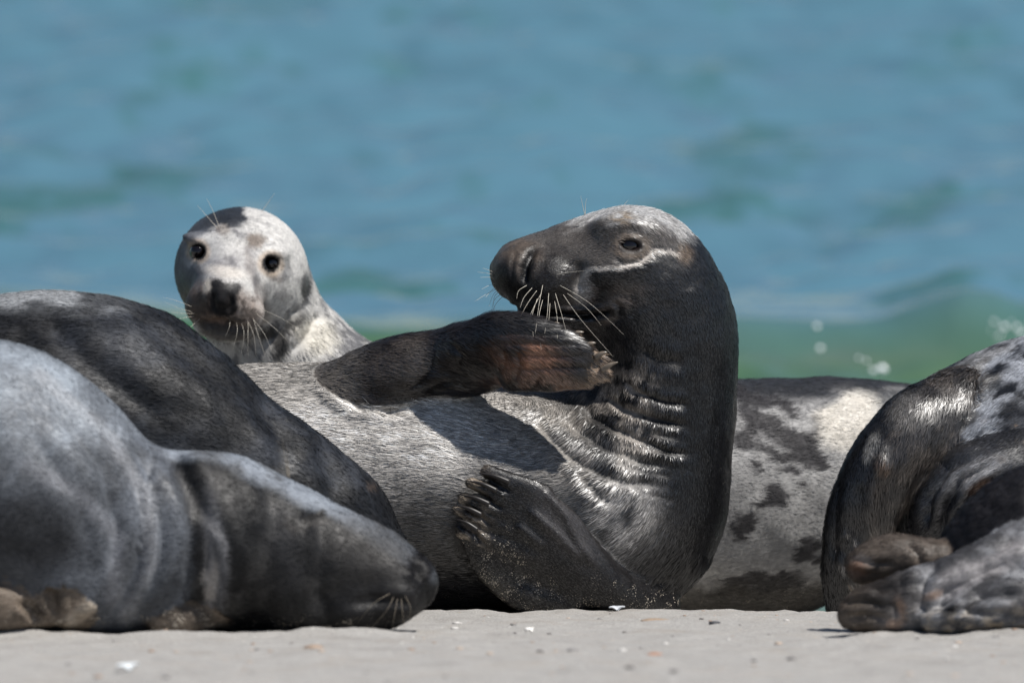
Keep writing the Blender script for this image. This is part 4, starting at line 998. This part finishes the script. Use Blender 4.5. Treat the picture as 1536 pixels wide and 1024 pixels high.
build("body", V, F, M_SOFT, root7, paint7(S.px, S.py, V, ids), {"sand": np.clip(sstep(880, 945, S.py) * .8, 0, 1)})
D7 = flow_dirs(V, [line3((2280, 830, -.6), (1760, 780, -.6), (1540, 845, -.66), (1400, 890, -.7), (1260, 920, -.735))])
grow_fur("fur", V, F, N, D7, ids, paint7, M_FURS, root7, 40000, 8, .9, .15, .15, 15, None, None, tone=(.85, 1.15))

# ================================================================== small things on the sand and in the air
def pebble(name, label, cat, px, py, Y, rx, ry, rz, col, seed, rough=.5):
    x = float(P(px, py, Y)[0]); z = float(sand_z(np.array([x]), np.array([Y]))[0])
    Vb, Fb = uv_ball((0, 0, 0), (1, 1, 1), nu=20, nv=12)
    k = 1 + (fbm(Vb, 1.6, seed, 3)[:, None] - .5) * .7
    Vb = Vb * k * np.array([rx, ry, rz]) * .0008 + np.array([x, Y, z +  rz * .0001])
    o = build(name, Vb, Fb, plain(name + "_surface", col, rough, .5, .25, 300)); tag(o, label, cat); return o
def shell(label, px, Y, r, col, seed, ang=0):
    x = float(P(px, 900, Y)[0]); z = float(sand_z(np.array([x]), np.array([Y]))[0])
    V = []; F = []; nu, nv = 26, 8
    for j in range(nv + 1):
        s = j / nv
        for i in range(nu + 1):
            a = math.pi * (.08 + .84 * i / nu); rr = r * .001 * s * (1 + .05 * math.sin(a * 22) * s)
            V.append((rr * math.cos(a), rr * math.sin(a) * .8, r * .00045 * math.sin(math.pi * min(s * .62 + .05, 1)) * (1 + .10 * math.sin(a * 22))))
    for j in range(nv):
        for i in range(nu):
            F.append((j * (nu + 1) + i, (j + 1) * (nu + 1) + i, (j + 1) * (nu + 1) + i + 1, j * (nu + 1) + i + 1))
    V = np.array(V); c, s = math.cos(R(ang)), math.sin(R(ang)); V[:, :2] = V[:, :2] @ np.array([[c, s], [-s, c]])
    o = build("shell", V + np.array([x, Y, z + .001]), np.array(F), plain("shell_lime", col, .4, .5, .15, 200))
    md = o.modifiers.new("thick", 'SOLIDIFY'); md.thickness = .002
    return tag(o, label, "shell")
def y_at(py):
    a = PITCH + math.atan((py - 512) * KS); return (CAM_Z + CAM_Y * math.tan(a)) / (math.tan(a) - FALL)
shell("white bluish shell on the sand crest against the dark seal's chest", 926, -.03, 13, (.50, .52, .55), 1, 10)
shell("white shell lying alone in the middle of the sand", 798, y_at(944), 12, (.8, .78, .74), 2, 60)
shell("large blurred white shell nearest the camera, below the sleeping light grey seal", 193, y_at(1004), 18, (.66, .70, .72), 3, 30)
pebble("pebble", "small dark flat pebble on the sand below the big seal's back", "pebble", 1072, 939, y_at(939), 11, 9, 4, (.05, .05, .055), 4)
pebble("pebble", "flat orange brown pebble lying flush in the sand in the foreground", "pebble", 982, 981, y_at(981), 13, 12, 4, (.36, .20, .13), 5)
pebble("pebble", "grey blurred pebble beside the orange one, to its left", "pebble", 858, 976, y_at(976), 11, 10, 5, (.20, .19, .18), 6)
pebble("pebble", "long pale brown pebble on the sand beside the small dark flat one", "pebble", 985, 934, y_at(934), 28, 20, 4, (.34, .25, .18), 7)
pebble("pebble", "brown blurred pebble in front of the sleeping seal's chin", "pebble", 470, 974, y_at(974), 18, 12, 6, (.30, .22, .16), 8)
M_DROP, nt, b = new_mat("white_spray")
b.inputs["Base Color"].default_value = (.92, .95, .96, 1); b.inputs["Roughness"].default_value = .15; b.inputs["Specular IOR Level"].default_value = .8  # white base stands in for the sun's glint on clear drops
def drop(label, px, py, Y, r):
    V, F = uv_ball((0, 0, 0), (1, 1, 1), nu=14, nv=9); c = P(px, py, Y)
    V = V * (1 + .25 * (fbm(V, 2, int(px), 2)[:, None] - .5)) * r * .001 * np.array([1, 1, .9])
    return tag(build("water_drop", V + c, F, M_DROP), label, "water drop", "drops of spray over the wave")
drop("upper of two spray drops beside the big seal's nape", 1225, 490, 4.6, 5.5)
drop("lower of two spray drops beside the big seal's nape", 1230, 523, 4.6, 6)
drop("faint spray drop above the bright pair, left one", 1288, 537, 4.4, 3.6)
drop("faint spray drop above the bright pair, right one", 1299, 541, 4.4, 3.6)
drop("dimmer spray drop of the pair over the pale spotted back", 1309, 556, 4.5, 6)
drop("brightest spray drop, over the pale spotted seal's back", 1323, 554, 4.5, 9.5)
g = np.random.default_rng(77); VV = []; FF = []; o_ = 0
for k in range(44):
    V, F = uv_ball(P(1486 + 70 * g.random(), 478 + 30 * g.random() + 4, 5.0 + .8 * g.random()), np.ones(3) * (.002 + .005 * g.random() ** 2), nu=10, nv=6)
    VV.append(V); FF.append(F + o_); o_ += len(V)
tag(build("spray", np.concatenate(VV), np.concatenate(FF), M_DROP), "burst of white spray above the mottled seal's back", "spray", None, "stuff")

g = np.random.default_rng(31); VV = []; FF = []; o_ = 0
for k in range(240):
    y = -2.1 + 2.08 * g.random() ** .7; x = g.uniform(-.85, .85); r = .0012 + .0038 * g.random() ** 3
    V, F = uv_ball((0, 0, 0), (1, 1, 1), nu=7, nv=4)
    V = V * (1 + .5 * (fbm(V + k, 1.7, k, 2)[:, None] - .5)) * np.array([r * 1.5, r, r * .6])
    z = float(sand_z(np.array([x]), np.array([y]))[0])
    VV.append(V + np.array([x, y, z + r * .15])); FF.append(F + o_); o_ += len(V)
mg, nt, b = new_mat("grit_mixed")
at = node(nt, "ShaderNodeAttribute", attribute_name="Col"); nt.links.new(at.outputs["Color"], b.inputs["Base Color"]); b.inputs["Roughness"].default_value = .6
pal = np.array([[.55, .53, .50], [.10, .09, .085], [.30, .21, .15], [.20, .19, .18], [.42, .33, .26]])
cg = np.repeat(pal[g.integers(0, 5, 240)], len(VV[0]), 0)
tag(build("shell_grit", np.concatenate(VV), np.concatenate(FF), mg, None, cg), "scattered shell grit and coarse grains over the sand", None, None, "stuff")
